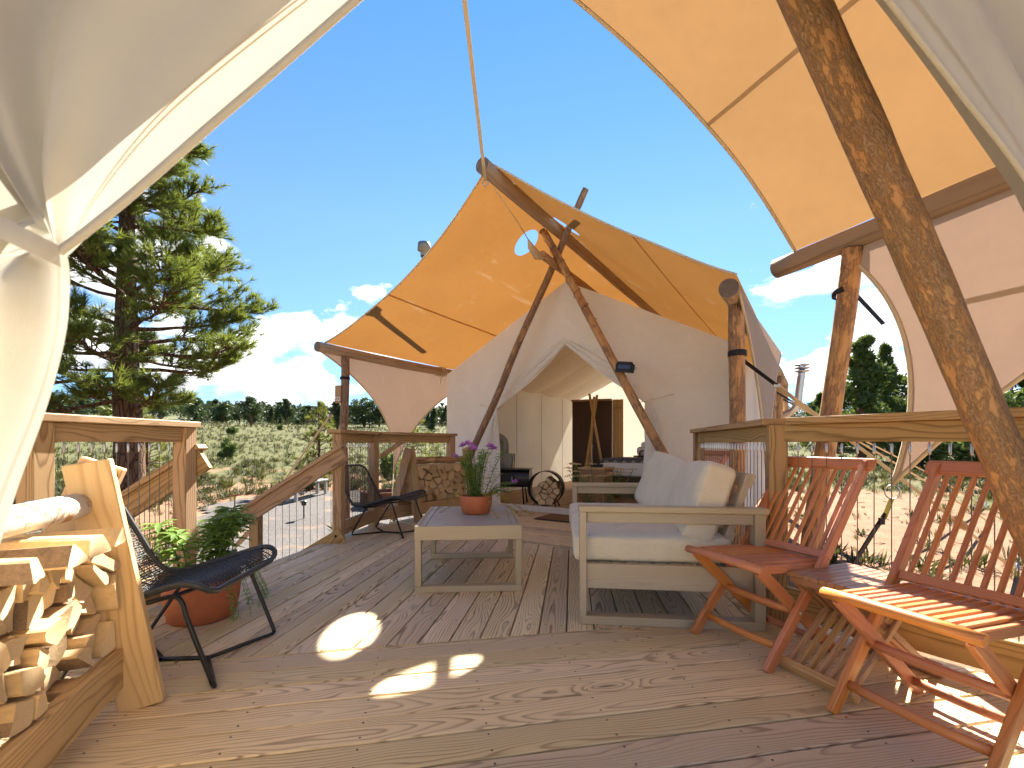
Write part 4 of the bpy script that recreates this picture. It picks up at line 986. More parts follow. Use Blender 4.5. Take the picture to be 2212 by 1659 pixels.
# ------------------------------------------------------------------ sofa: local x = depth (front at 0), y = width (near arm at 0), as seen from the camera
so = thing('sofa', 'grey-washed timber loveseat with oatmeal cushions on the right of the deck', 'sofa', (0.36, 2.43, 0), R(-6.1))
D_, W_, AZ = 0.93, 1.42, 0.62
for y in (0.0, W_):
    L(so, 'leg', (0.018, y, 0.045), (0.018, y, AZ-0.03), 0.036, 0.075, 'greywood', (0, 1, 0)); L(so, 'leg', (D_-0.025, y, 0.045), (D_-0.025, y, AZ-0.03), 0.05, 0.075, 'greywood', (0, 1, 0))
    L(so, 'floor_rail', (0, y, 0.0225), (D_, y, 0.0225), 0.075, 0.045, 'greywood'); L(so, 'armrest', (-0.005, y, AZ-0.015), (D_+0.015, y, AZ-0.015), 0.085, 0.03, 'greywood', bev=0.004)
    L(so, 'arm_rail', (0.038, y, AZ-0.06), (D_-0.05, y, AZ-0.06), 0.03, 0.056, 'greywood'); L(so, 'side_apron', (0.036, y+0.0, 0.25), (D_-0.05, y, 0.25), 0.035, 0.13, 'greywood')
L(so, 'front_apron', (0.028, 0.04, 0.265), (0.028, W_-0.04, 0.265), 0.024, 0.095, 'greywood'); L(so, 'back_apron', (D_-0.16, 0.04, 0.25), (D_-0.16, W_-0.04, 0.25), 0.03, 0.12, 'greywood')
for i in range(9): L(so, 'seat_slat', (0.05+0.075*i, 0.03, 0.305), (0.05+0.075*i, W_-0.03, 0.305), 0.05, 0.018, 'greywood')
for y in (0.07, W_/2, W_-0.07): L(so, 'back_post', (D_-0.22, y, 0.26), (D_-0.045, y, 0.79), 0.06, 0.035, 'greywood', (1, 0, 0.2))
for f in (0.35, 0.6, 0.93): L(so, 'back_rail', (D_-0.20+0.175*f, 0.04, 0.26+0.53*f), (D_-0.20+0.175*f, W_-0.04, 0.26+0.53*f), 0.022, 0.075, 'greywood', (0.31, 0, 0.95))
sc = rbox_mesh(0.82, W_/2-0.03, 0.145, 0.030, MT['cushion'], 14, 0.07, 1, 0.006); bc = rbox_mesh(0.17, W_/2-0.05, 0.42, 0.030, MT['cushion'], 14, 0.05, 3, 0.007)
for k, y in enumerate((W_*0.25+0.008, W_*0.75-0.008)):
    c = place('seat_cushion', sc, None, so, M.Translation((0.385, y, 0.385)) @ M.Rotation(R(180*k), 4, 'Z'))
    b = MB()
    for zz in (-0.052, 0.052):
        b.tube([(sx*0.398*(1 if abs(sx) < 1 else 1), sy*(W_/4-0.026), zz) for sx, sy in ((-1, -.93), (-.96, -1), (.96, -1), (1, -.93), (1, .93), (.96, 1), (-.96, 1), (-1, .93))], 0.004, 6, closed=True)
    b.build('piping', MT['cushion'], c, M.Translation((0.385, y, 0.385)))
    place('back_cushion', bc, None, so, M.Translation((0.685 if k else 0.70, y, 0.635 if k else 0.615)) @ M.Rotation(R(19 if k == 0 else 22), 4, 'Y') @ M.Rotation(R(-4 if k == 0 else 9), 4, 'Z') @ M.Rotation(R(-2+5*k), 4, 'X'))
b = MB(); b.box((0, 0, 0), (0.03, 0.004, 0.012)); b.build('zip_tag', MT['steel'], so, M.Translation((0.70, 0.028, 0.46)))

# ------------------------------------------------------------------ red folding chairs: local y forward, front edge of the seat at y=0
def make_red_chair(label):
    t = thing('folding_chair', label, 'chair', group='red teak folding chairs')
    for sx in (-1, 1):
        x = sx*0.205
        pts = [V((x, -0.03, 0.0)), V((x, -0.385, 0.44)), V((x, -0.67, 0.86))]
        b = MB()
        for a, c in zip(pts, pts[1:]): pass
        L(t, 'back_post', pts[0], pts[1], 0.024, 0.046, 'teak', (0, 1, 0.6), ext=0.002); L(t, 'back_post', pts[1], pts[2], 0.024, 0.046, 'teak', (0, 1, 0.6))
        x2 = sx*0.178
        L(t, 'leg', (x2, -0.02, 0.415), (x2, -0.49, 0.0), 0.024, 0.046, 'teak', (0, 1, 1)); L(t, 'seat_rail', (x2, -0.02, 0.418), (x2, -0.44, 0.398), 0.022, 0.036, 'teak')
    b = MB(); b.tube([(-0.215, -0.005, 0.425), (-0.1, 0.008, 0.432), (0.1, 0.008, 0.432), (0.215, -0.005, 0.425)], 0.023, 12, flat=0.8); b.build('front_rail', MT['teak'], t)
    n = 11
    for i in range(n):
        x = -0.158+0.316*i/(n-1); L(t, 'seat_slat', (x, -0.02, 0.438), (x, -0.44, 0.422), 0.021, 0.014, 'teak', bev=0.003)
    for i in range(9):
        x = -0.165+0.33*i/8; L(t, 'back_slat', (x, -0.402, 0.465), (x, -0.645, 0.825), 0.017, 0.012, 'teak', (0, 1, 0.6), bev=0.003)
    L(t, 'lower_back_rail', (-0.193, -0.393, 0.452), (0.193, -0.393, 0.452), 0.022, 0.035, 'teak', (0, -0.5, 0.86))
    L(t, 'top_rail', (-0.245, -0.664, 0.852), (0.245, -0.664, 0.852), 0.026, 0.062, 'teak', (0, -0.5, 0.86), bev=0.009)
    for y, z, nm in ((-0.105, 0.09, 'stretcher'), (-0.215, 0.225, 'stretcher'), (-0.43, 0.055, 'rear_stretcher')):
        b = MB(); w = 0.20 if nm == 'stretcher' else 0.17
        b.tube([(-w, y, z), (-w/2, y+0.012, z), (0, y+0.016, z), (w/2, y+0.012, z), (w, y, z)], 0.013, 10, flat=1.3); b.build(nm, MT['teak'], t)
    b = MB(); b.tube([(-0.17, -0.27, 0.20), (0, -0.255, 0.2), (0.17, -0.27, 0.20)], 0.013, 10, flat=1.3); b.build('rear_stretcher', MT['teak'], t)
    for sx in (-1, 1):
        b = MB(); b.tube([(sx*0.215, -0.215, 0.225), (sx*0.223, -0.215, 0.225)], 0.008, 10); b.build('pivot_bolt', MT['steel'], t)
    return t
def facing(o, loc, f):
    """local +Y towards f"""
    o.location = loc; o.rotation_euler.z = math.atan2(-f[0], f[1])
ch = make_red_chair('red slatted folding chair nearer the sofa, in full view'); facing(ch, (0.955, 2.07, 0), (-0.932, -0.362))
c2 = copy_tree(ch); tag(c2, 'red slatted folding chair at the right edge, crossed by the slanting pole'); facing(c2, (1.175, 1.405, 0), (-0.932, -0.362))
c4 = copy_tree(ch); tag(c4, 'red folding chair mostly hidden behind the sofa, near the far end of the right railing'); facing(c4, (1.40, 4.50, 0), (-0.98, -0.15))

# ------------------------------------------------------------------ slatted side table between the red chairs
sd_ = thing('side_table', 'brown slatted folding side table between the two red chairs', 'table', (1.42, 1.885, 0)); sd_.rotation_euler.z = math.atan2(-(-0.932), -0.362); sd_.rotation_euler.z = math.atan2(0.932, -0.362)
# local y points towards the deck (forward), x along the row
for i in range(9):
    x = -0.150+0.30*(i+0.5)/9; L(sd_, 'top_slat', (x, -0.18, 0.395), (x, 0.20, 0.395), 0.0305, 0.018, 'teak_table', bev=0.002)
for y in (-0.16, 0.17): L(sd_, 'top_batten', (-0.15, y, 0.370), (0.15, y, 0.370), 0.03, 0.03, 'teak_table')
for i in range(7):
    x = -0.125+0.25*i/6
    L(sd_, 'leg_slat', (x-0.009, 0.235, 0.03), (x-0.009, -0.16, 0.36), 0.016, 0.026, 'teak_pale', (0, 1, 1)); L(sd_, 'leg_slat', (x+0.010, -0.27, 0.03), (x+0.010, 0.165, 0.36), 0.016, 0.026, 'teak_table', (0, 1, 1))
L(sd_, 'foot_bar', (-0.16, 0.245, 0.028), (0.16, 0.245, 0.028), 0.03, 0.056, 'teak_pale', (0, 0.6, 1), bev=0.004); L(sd_, 'foot_bar', (-0.16, -0.28, 0.028), (0.16, -0.28, 0.028), 0.03, 0.056, 'teak_table', (0, -0.6, 1), bev=0.004)

# ------------------------------------------------------------------ black woven lounge chairs: local y forward
def make_black_chair(label):
    t = thing('lounge_chair', label, 'chair', group='black woven lounge chairs')
    prof = smooth_line([(0, 0.30, 0.375), (0, 0.285, 0.41), (0, 0.225, 0.425), (0, 0.08, 0.385), (0, -0.08, 0.337), (0, -0.19, 0.317), (0, -0.265, 0.355), (0, -0.365, 0.53), (0, -0.435, 0.66), (0, -0.46, 0.71)], 10)
    cum = [0.0]
    for a, c in zip(prof, prof[1:]): cum.append(cum[-1]+(c-a).length)
    T = cum[-1]
    def pt(s):
        s = max(0, min(T, s)); i = 0
        while i < len(cum)-2 and cum[i+1] < s: i += 1
        f = (s-cum[i])/max(1e-6, cum[i+1]-cum[i]); return prof[i].lerp(prof[i+1], f)
    def hw(s):
        w = 0.315-0.055*s/T; rc = 0.09
        for e in (s, T-s):
            if e < rc: w -= rc-math.sqrt(max(0, rc*rc-(rc-e)**2))
        return w
    def surf(s, x, lift=0.0):
        p = pt(s); w = hw(s); k = 1-(x/max(w, 1e-3))**2; a = pt(s-0.01); c = pt(s+0.01); tn = (c-a).normalized(); nm = V((0, tn.z, -tn.y))
        if nm.z < 0 and s < T*0.6: nm = -nm
        if s >= T*0.6 and nm.y < 0: nm = -nm
        return V((x, p.y, p.z))-nm*(0.028*k)+nm*lift
    rim = [surf(s, hw(s)) for s in np.linspace(0.0, T, 60)]+[surf(s, -hw(s)) for s in np.linspace(T, 0.0, 60)]
    b = MB(); b.tube(rim, 0.0125, 8, closed=True); b.build('rim', MT['wicker'], t)
    b = MB(); ns = 88; nc_ = 20
    for i in range(1, ns):
        s = T*i/ns; w = hw(s)
        if w < 0.05: continue
        pts = [surf(s, -w+2*w*j/(nc_*2), 0.0022*(1 if (i+j) % 2 else -1) if j % 1 == 0 else 0) for j in range(nc_*2+1)]
        b.tube(pts, 0.0027, 4, False)
    for j in range(1, nc_):
        f = -1+2*j/nc_; pts = []
        for i in range(0, ns*1+1):
            s = T*i/ns
            if abs(f)*0.30 > hw(s): continue
            pts.append(surf(s, f*0.30*(0.92 if True else 1), 0.002*(1 if (i+j) % 2 else -1)))
        if len(pts) > 2: b.tube(pts, 0.0028, 4, False)
    b.build('woven_seat', MT['wicker'], t)
    for sx in (-1, 1):
        b = MB()
        fr_pts = smooth_line([(sx*0.255, -0.16, 0.30), (sx*0.25, 0.05, 0.338), (sx*0.25, 0.15, 0.362), (sx*0.252, 0.185, 0.34), (sx*0.253, 0.20, 0.29)], 4)
        b.tube(fr_pts+[V((sx*0.255, 0.30, 0.03)), V((sx*0.25, 0.305, 0.012))], 0.0095, 8); b.tube([(sx*0.25, 0.305, 0.012), (sx*0.235, 0.295, 0.010), (0.0, 0.136, 0.010)], 0.0085, 8)
        b.build('front_leg', MT['black'], t)
        b = MB(); b.tube([(sx*0.25, -0.10, 0.312), (sx*0.235, -0.28, 0.035), (sx*0.225, -0.285, 0.012), (sx*0.20, -0.265, 0.010), (0.0, -0.055, 0.010)], 0.0085, 8); b.build('rear_leg', MT['black'], t)
    b = MB(); b.tube([(0, -0.06, 0.010), (0, 0.14, 0.010)], 0.0095, 8); b.build('floor_bar', MT['black'], t)
    b = MB(); b.tube([(-0.255, -0.14, 0.30), (0, -0.14, 0.275), (0.255, -0.14, 0.30)], 0.0085, 8); b.tube([(-0.25, 0.14, 0.358), (0, 0.14, 0.335), (0.25, 0.14, 0.358)], 0.0085, 8); b.build('seat_bar', MT['black'], t)
    return t
bc1 = make_black_chair('black woven lounge chair beside the left firewood rack, sunlit back'); facing(bc1, (-1.47, 1.99, 0), (0.992, 0.06))
bc2 = copy_tree(bc1); tag(bc2, 'black woven lounge chair in front of the far railing'); facing(bc2, (-1.31, 4.83, 0), (0.968, -0.25))

# ------------------------------------------------------------------ firewood
def cells(x0, x1, z0, z1, size, rng, inside=None):
    pts = []; nx = max(2, int((x1-x0)/size)); nz = max(2, int((z1-z0)/(size*0.9)))
    for j in range(nz):
        for i in range(nx):
            pts.append((x0+(x1-x0)*(i+0.5+rng.uniform(-.42, .42)+(0.25 if j % 2 else -0.25))/nx, z0+(z1-z0)*(j+0.5+rng.uniform(-.42, .42))/nz))
    out = []
    for i, p in enumerate(pts):
        poly = [(x0, z0), (x1, z0), (x1, z1), (x0, z1)]
        for j, q in enumerate(pts):
            if i == j or math.hypot(q[0]-p[0], q[1]-p[1]) > size*3.2: continue
            nx_, nz_ = q[0]-p[0], q[1]-p[1]; l = math.hypot(nx_, nz_); nx_ /= l; nz_ /= l
            poly = clip(poly, (nx_, nz_), nx_*(p[0]+q[0])/2+nz_*(p[1]+q[1])/2-0.0032)
        if len(poly) < 3: continue
        c = (sum(a[0] for a in poly)/len(poly), sum(a[1] for a in poly)/len(poly))
        if inside and not inside(c): continue
        out.append((c, poly, divmod(i, nx)))
    return out
def log_mesh(c, poly, length, rng, lift=0.0):
    """split log: cross-section polygon in x-z about c, length along y"""
    # round the corners of the section a little and roughen it
    sec = []
    for i in range(len(poly)):
        p, q = V(poly[i]), V(poly[(i+1) % len(poly)])
        if (q-p).length < 0.008: continue
        for f in (0.10, 0.5, 0.90):
            m = p.lerp(q, f); d = (m-V(c))
            sec.append(m-d.normalized()*rng.uniform(0.0, 0.0045))
    n = len(sec)
    if n < 3: return None
    b = MB(); vs = []; K = 4
    tl = [rng.uniform(-0.25, 0.25) for _ in range(4)]
    bx_, bz_ = rng.uniform(-.006, .006), rng.uniform(-.006, .006)
    for k in range(K+1):
        y = -length/2+length*k/K; s = 1.0-0.03*rng.random()
        bend = math.sin(math.pi*k/K)
        for p in sec:
            dx, dz = p[0]-c[0], p[1]-c[1]
            yy = y+(tl[0]*dx+tl[1]*dz if k == K else (tl[2]*dx+tl[3]*dz if k == 0 else 0))
            vs.append((dx*s+bx_*bend+rng.uniform(-.0015, .0015), yy, dz*s+bz_*bend*0.5+rng.uniform(-.0015, .0015)))
    fs = []; mi = []
    bark = rng.random() < 0.4; bs = rng.randrange(n); bl = n//3
    for k in range(K):
        for i in range(n):
            fs.append((k*n+i, k*n+(i+1) % n, (k+1)*n+(i+1) % n, (k+1)*n+i)); mi.append(2 if bark and (i-bs) % n < bl else 0)
    b.add(vs, fs); b.mi = mi
    b.f.append(tuple(range(n))[::-1]); b.mi.append(1); b.sm.append(False); b.f.append(tuple(K*n+i for i in range(n))); b.mi.append(1); b.sm.append(False)
    return b.mesh('firewood_log', [MT['split'], MT['split_end'], MT['split_bark']])
def rack(label, W4, Lr, pine, rng, size, loglabel, group, xs=(0.05, None), zt=0.61, blabel=None, railmat='birch', yfront=0.0):
    t = thing('firewood_rack', label, 'rack', (W4.translation), world=False); t.matrix_basis = W4
    for k, x in enumerate((0.0, Lr)):
        d = 0.0215 if k == 0 else -0.0215
        L(t, 'leg', (x+d, 0.215, 0.0), (x+d, 0.055, 0.885), 0.038, 0.135, pine, (0, 1, 0.2), bev=0.004); L(t, 'leg', (x-d, -0.26, 0.0), (x-d, 0.085, 0.88), 0.038, 0.135, pine, (0, 1, 0.2), bev=0.004)
    for y in (0.145, -0.16): L(t, 'base_board', (-0.02, y, 0.155), (Lr+0.02, y, 0.155), 0.038, 0.14, 'rail')
    for x in (0.25, 0.7): L(t, 'cross_board', (x*Lr, -0.14, 0.20), (x*Lr, 0.125, 0.20), 0.09, 0.03, pine)
    x0 = xs[0]; x1 = xs[1] or Lr-0.05
    pole('top_log', (-0.05, 0.035, 0.735), (Lr+0.05, 0.03, 0.735), 0.042, 0.045, MT[railmat], t, 0.02, n=18, seg=20, seed=int(Lr*10))
    Wm = t.matrix_basis.copy()
    ORD = ('first', 'second', 'third', 'fourth', 'fifth', 'sixth', 'seventh', 'eighth', 'ninth', 'tenth', 'eleventh', 'twelfth', 'thirteenth', 'fourteenth')
    for c, poly, (row, nth) in cells(x0, x1, 0.228, zt, size, rng):
        ln = rng.uniform(0.30, 0.345); me = log_mesh(c, poly, ln, rng)
        if me is None: continue
        o = place('firewood_log', me, None, None, Wm @ M.Translation((c[0], yfront-0.05+rng.uniform(-0.035, 0.04), c[1])))
        tag(o, '%s, %s row up, %s from its far end' % (loglabel, ORD[row], ORD[nth]), 'log', group)
    b = MB(); b.tube([(0.62*Lr, 0.17, 0.12), (0.62*Lr, 0.185, 0.118)], 0.012, 8); b.tube([(0.62*Lr, 0.185, 0.12), (0.60*Lr, 0.195, 0.11), (0.575*Lr, 0.19, 0.118)], 0.006, 6); b.build('rope_knot', MT['rope'], t)
    return t, Wm
rg = random.Random(5)
rx = V((0.34, -0.94, 0)).normalized(); ry = V((-rx.y, rx.x, 0))
W4 = M((rx, ry, V((0, 0, 1)))).transposed().to_4x4(); W4.translation = V((-1.545, 1.595, 0))
rk, Wm = rack('pine firewood rack with crossed legs at the left edge of the deck', W4, 1.02, 'pine', rg, 0.072, 'split log in the near left rack', 'logs stacked in the near left rack')
# loose splits lying on top of the near stack
for i, (x, z, y, a) in enumerate(((0.19, 0.645, -0.01, 3), (0.33, 0.65, 0.00, -4), (0.46, 0.645, -0.01, 5), (0.60, 0.645, -0.02, 2))):
    cc, pp_ = (0.0, 0.0), [(0.062*math.cos(k*2.1+i)*(1.0 if k < 2 else 0.8), 0.036*math.sin(k*2.1+i)) for k in range(3)]
    pp_ = [(-0.055, -0.03), (0.055, -0.03), (0.03, 0.03), (-0.035, 0.025)] if i % 2 else [(-0.06, -0.03), (0.05, -0.032), (0.0, 0.036)]
    me = log_mesh(cc, pp_, 0.44, rg); o = place('firewood_log', me, None, None, Wm @ M.Translation((x, y, z)) @ M.Rotation(R(a), 4, 'Z')); tag(o, 'split log lying loose on top of the near left stack, %s from the crossed legs' % ('first', 'second', 'third', 'fourth')[i], 'log', 'loose logs on top of the near left rack')
qx = V((0.62, 0.785, 0)).normalized(); qy = V((qx.y, -qx.x, 0)); qz = V((0, 0, 1))
# right-handed frame for the far rack: x runs back towards the camera so that y faces the deck
qx2 = -qx; qy2 = V((-qx2.y, qx2.x, 0))
if qy2.x < 0: qx2, qy2 = qx, V((-qx.y, qx.x, 0))
W5 = M((qx2, qy2, qz)).transposed().to_4x4(); endA = V((-1.30, 5.58, 0)); W5.translation = endA if qx2.dot(qx) > 0 else endA+qx*1.02
rack('far pine firewood rack full of split logs beside the tent door', W5, 1.02, 'pine_far', random.Random(9), 0.10, 'split log in the far rack', 'logs stacked in the far rack', zt=0.68, railmat='bark')

# ------------------------------------------------------------------ planters
def leaf(b, base, dirn, ln, wd, droop=0.3, up=V((0, 0, 1)), mi=0, seg=3, fold=0.25):
    d = V(dirn).normalized(); side = d.cross(up)
    if side.length < 1e-3: side = V((1, 0, 0))
    side.normalize(); nrm = side.cross(d)
    vs = []; p = V(base)
    for i in range(seg+1):
        f = i/seg; w = wd*math.sin(math.pi*min(0.97, 0.12+f*0.88))*(0.9 if i else 0.25)
        if i == seg: w = 0.0006
        c = V(base)+d*ln*f-V((0, 0, 1))*droop*ln*f*f
        vs += [c-side*w/2+nrm*w*fold, c, c+side*w/2+nrm*w*fold]
    fs = []
    for i in range(seg):
        a = i*3; fs += [(a, a+1, a+4, a+3), (a+1, a+2, a+5, a+4)]
    b.add(vs, fs, mi, True)
def pot_mesh(r, h, flare=1.0):
    b = MB(); b.lathe([(0.0, 0.0), (r*0.80*flare, 0.0), (r*0.86*flare, 0.01), (r*0.96, h*0.45), (r, h*0.8), (r*0.97, h*0.97), (r*0.94, h), (r*0.90, h*0.99), (r*0.88, h*0.86)], 36); return b
def planter(name, label, loc, r, h, rot=0.0):
    t = thing(name, label, 'planter', loc, rot)
    pot_mesh(r, h).build('pot', MT['terracotta'], t); b = MB(); b.lathe([(0.0, h*0.885), (r*0.885, h*0.86)], 24); b.build('soil', MT['soil'], t)
    return t
rp = random.Random(21)
# left planter: dark leafy coneflower
pl = planter('potted_plant', 'terracotta pot of dark green leafy stems behind the near black chair', (-1.70, 2.50, 0), 0.185, 0.235)
lv, stm, fls = MB(), MB(), MB()
for k in range(13):
    a = rp.uniform(0, 6.28); r0 = rp.uniform(0.02, 0.12); lean = rp.uniform(0.04, 0.19); H = rp.uniform(0.22, 0.38)
    p0 = V((r0*math.cos(a), r0*math.sin(a), 0.2)); p2 = p0+V((lean*math.cos(a), lean*math.sin(a), H)); p1 = p0.lerp(p2, 0.5)+V((0, 0, 0.05))
    ln = smooth_line([p0, p1, p2], 5); stm.tube(ln, 0.004, 5, False)
    for i in range(2, len(ln)):
        for q in range(4 if i < len(ln)-1 else 7):
            aa = rp.uniform(0, 6.28); leaf(lv, ln[i], (math.cos(aa), math.sin(aa), rp.uniform(0.0, 0.6)), rp.uniform(0.07, 0.13), rp.uniform(0.024, 0.042), rp.uniform(0.2, 0.55), seg=4)
p0 = V((0.13, 0.03, 0.2)); stm.tube([p0, p0+V((0.02, 0, 0.2)), p0+V((0.03, 0, 0.46))], 0.0035, 5)
for i in range(9):
    a = i*0.7; leaf(fls, p0+V((0.03, 0, 0.46)), (math.cos(a), math.sin(a), 0.25), 0.032, 0.016, 0.3)
lv.build('leaves', MT['leaf_light'], pl); stm.build('stems', MT['stem'], pl); fls.build('flower', MT['petal_red'], pl)
b = MB()
for k in range(14):
    a = rp.uniform(-0.6, 0.6); p = V((0.17*math.cos(a), 0.17*math.sin(a), 0.23)); ln = smooth_line([p, p+V((0.07*math.cos(a), 0.07*math.sin(a), 0.03)), p+V((0.13*math.cos(a), 0.13*math.sin(a), -0.08)), p+V((0.15*math.cos(a), 0.15*math.sin(a), -rp.uniform(0.12, 0.2)))], 5)
    b.tube(ln, 0.0015, 4, False)
    for q in ln[3:]:
        for _ in range(3):
            aa = rp.uniform(0, 6.28); leaf(b, q, (math.cos(aa), math.sin(aa), rp.uniform(-.5, .5)), 0.02, 0.007, 0.2, seg=2)
b.build('trailing_fronds', MT['leaf_light'], pl)
# planter on the coffee table: purple flowers, trailing vine
fp_ = planter('flower_pot', 'terracotta bowl with purple flowers and trailing vine on the coffee table', (-0.272, 3.44, 0.426), 0.122, 0.135)
lv, stm, fls, vine = MB(), MB(), MB(), MB()
def floret(b, c, r=0.032, n=22):
    for i in range(n):
        a = rp.uniform(0, 6.28); el = rp.uniform(0.0, 1.4); leaf(b, c, (math.cos(a)*math.cos(el), math.sin(a)*math.cos(el), math.sin(el)), r*rp.uniform(0.6, 1.1), r*0.42, 0.15, seg=2)
for k in range(17):
    a = rp.uniform(0, 6.28); r0 = rp.uniform(0.0, 0.07); lean = rp.uniform(0.02, 0.15); H = rp.uniform(0.22, 0.37)
    p0 = V((r0*math.cos(a), r0*math.sin(a), 0.115)); p2 = p0+V((lean*math.cos(a), lean*math.sin(a), H)); ln = smooth_line([p0, p0.lerp(p2, 0.5)+V((0, 0, 0.02)), p2], 8); stm.tube(ln, 0.0022, 5, False)
    for i in range(1, len(ln)-1):
        for q in range(4): aa = rp.uniform(0, 6.28); leaf(lv, ln[i], (math.cos(aa), math.sin(aa), rp.uniform(0.1, 0.9)), rp.uniform(0.04, 0.065), 0.013, 0.25, seg=2)
for dx, dy, z in ((-0.10, -0.02, 0.50), (-0.06, 0.0, 0.515), (-0.03, 0.04, 0.49), (-0.01, -0.04, 0.475), (0.10, 0.0, 0.495), (0.125, 0.03, 0.48), (-0.15, -0.03, 0.42), (0.28, 0.05, 0.22), (0.22, 0.06, 0.145)):
    top = V((dx, dy, z)); st0 = V((dx*0.3, dy*0.3, 0.12)); stm.tube(smooth_line([st0, st0.lerp(top, 0.6)+V((-dx*0.12, 0, 0.04)), top], 5), 0.002, 5, False); fq = MB(); floret(fq, top, 0.046 if z > 0.3 else 0.032, 30); floret(fq, top+V((rp.uniform(-.02, .02), rp.uniform(-.02, .02), 0.005)), 0.036); fq.build('flower', MT['petal'], fp_)
for a0, ln_ in ((-0.3, 0.30), (0.0, 0.34), (0.35, 0.28), (2.9, 0.2), (3.4, 0.18), (-0.9, 0.26), (0.15, 0.22)):
    d = V((math.cos(a0), math.sin(a0)-0.35, 0)).normalized(); p = V((0.1*d.x, 0.1*d.y, 0.125)); w = smooth_line([p, p+d*0.06+V((0, 0, 0.03)), p+d*ln_*0.6+V((0, 0, -0.05)), p+d*ln_+V((0, 0, -0.10 if a0 > 2 else -0.12))], 6); vine.tube(w, 0.0015, 4, False)
    for q in w[2:]:
        q = V((q.x, q.y, max(q.z, 0.012)))
        for _ in range(2): aa = rp.uniform(0, 6.28); leaf(vine, q, (math.cos(aa), math.sin(aa), rp.uniform(0, .5)), rp.uniform(0.022, 0.034), 0.016, 0.2, seg=2)
for k in range(8):
    a = rp.uniform(-0.5, 0.4); p0 = V((0.08, 0, 0.12)); p2 = p0+V((rp.uniform(0.1, 0.24), rp.uniform(-.05, .1), rp.uniform(0.03, 0.2))); ln = smooth_line([p0, p0.lerp(p2, .5)+V((0, 0, .03)), p2], 6); stm.tube(ln, 0.0015, 4, False)
    for i in range(2, len(ln)):
        for q in range(3): aa = rp.uniform(0, 6.28); leaf(lv, ln[i], (math.cos(aa), math.sin(aa), rp.uniform(0.1, 0.8)), 0.035, 0.008, 0.2, seg=2)
lv.build('leaves', MT['leaf_light'], fp_); stm.build('stems', MT['stem'], fp_); vine.build('vine', MT['leaf_yellow'], fp_)
# yarrow behind the sofa arm
yp = planter('flower_pot', 'pot of tan flat-topped yarrow standing behind the far arm of the sofa', V((0.87, 4.42, 0)), 0.15, 0.22)
lv, stm, fls = MB(), MB(), MB()
for k in range(15):
    a = rp.uniform(0, 6.28); lean = rp.uniform(0.03, 0.22); H = rp.uniform(0.42, 0.56); p0 = V((0.05*math.cos(a), 0.05*math.sin(a), 0.2)); p2 = p0+V((lean*math.cos(a)*1.3, lean*math.sin(a), H)); ln = smooth_line([p0, p0.lerp(p2, .5), p2], 6); stm.tube(ln, 0.003, 5, False)
    for i in range(1, len(ln)-1):
        for q in range(4): aa = rp.uniform(0, 6.28); leaf(lv, ln[i], (math.cos(aa), math.sin(aa), rp.uniform(0.2, 0.8)), 0.06, 0.012, 0.3, seg=2)
    fls = MB()
    for i in range(40):
        aa = rp.uniform(0, 6.28); rr = 0.06*math.sqrt(rp.random()); leaf(fls, p2+V((rr*math.cos(aa), rr*math.sin(aa), 0.012*(1-(rr/0.06)**2))), (math.cos(aa), math.sin(aa), 1.2), 0.014, 0.014, 0.1, seg=2)
    fls.build('flower_head', MT['yarrow'], yp)
for k in range(60): aa = rp.uniform(0, 6.28); leaf(lv, (0.1*math.cos(aa), 0.1*math.sin(aa), 0.2), (math.cos(aa), math.sin(aa), rp.uniform(0.2, 1.2)), rp.uniform(0.08, 0.16), 0.02, 0.4)
lv.build('leaves', MT['leaf'], yp); stm.build('stems', MT['stem'], yp)

# ------------------------------------------------------------------ small things on the tent front
lm = thing('flood_light', 'small black solar flood light clamped to the right bark pole', 'lamp', ft(0.955, -0.40, 1.83), R(-FA))
b = MB(); b.box((0, 0, 0), (0.21, 0.05, 0.10)); b.box((0, -0.02, 0.055), (0.17, 0.06, 0.03)); b.build('housing', MT['black_matt'], lm, M.Rotation(R(8), 4, 'Y'))
b = MB(); b.box((0, -0.032, 0.012), (0.15, 0.008, 0.05)); b.build('lens', plain('blue_black_glass', (0.01, 0.02, 0.08), 0.15), lm, M.Rotation(R(8), 4, 'Y'))
b = MB(); b.box((0, -0.028, -0.04), (0.18, 0.05, 0.02)); b.build('louvre', MT['black'], lm, M.Rotation(R(8), 4, 'Y'))
b = MB(); b.tube([(0.11, 0, -0.01), (0.135, 0, -0.015)], 0.014, 10); b.build('knob', MT['steel'], lm); b = MB(); b.box((0.0, 0.05, 0), (0.05, 0.06, 0.05)); b.build('clamp', MT['black'], lm)
sp = ft(-2.80, -1.40, 0)
sg_ = thing('number_sign', 'small wooden board with white number 22 on the far left tent post', 'sign', sp+V((-0.07, -0.07, 1.52)), R(-2)); beam('board', (0, 0, 0), (0, 0, 0.25), 0.085, 0.022, MT['pine_far'], sg_, up=(0, 1, 0))
def digit2(x, z, s):
    c = [(-.5, .62), (-.42, .85), (-.15, 1.0), (.15, 1.0), (.42, .85), (.48, .6), (.3, .36), (-.1, .16), (-.5, .0), (.5, .0)]
    b = MB()
    for p, q in zip(c, c[1:]): b.beam((x+p[0]*s*0.6, -0.0135, z+p[1]*s), (x+q[0]*s*0.6, -0.0135, z+q[1]*s), 0.003, s*0.17)
    return b
digit2(-0.017, 0.035, 0.05).build('digit', MT['white'], sg_); digit2(0.018, 0.035, 0.05).build('digit', MT['white'], sg_)
dm_ = thing('door_mat', 'brown coir door mat before the far tent threshold', 'mat', ft(0.28, -0.42, 0.002), R(-FA)); b = MB(); b.box((0, 0, 0.009), (0.78, 0.44, 0.016)); b.build('pile', MT['coir'], dm_)
b = MB()
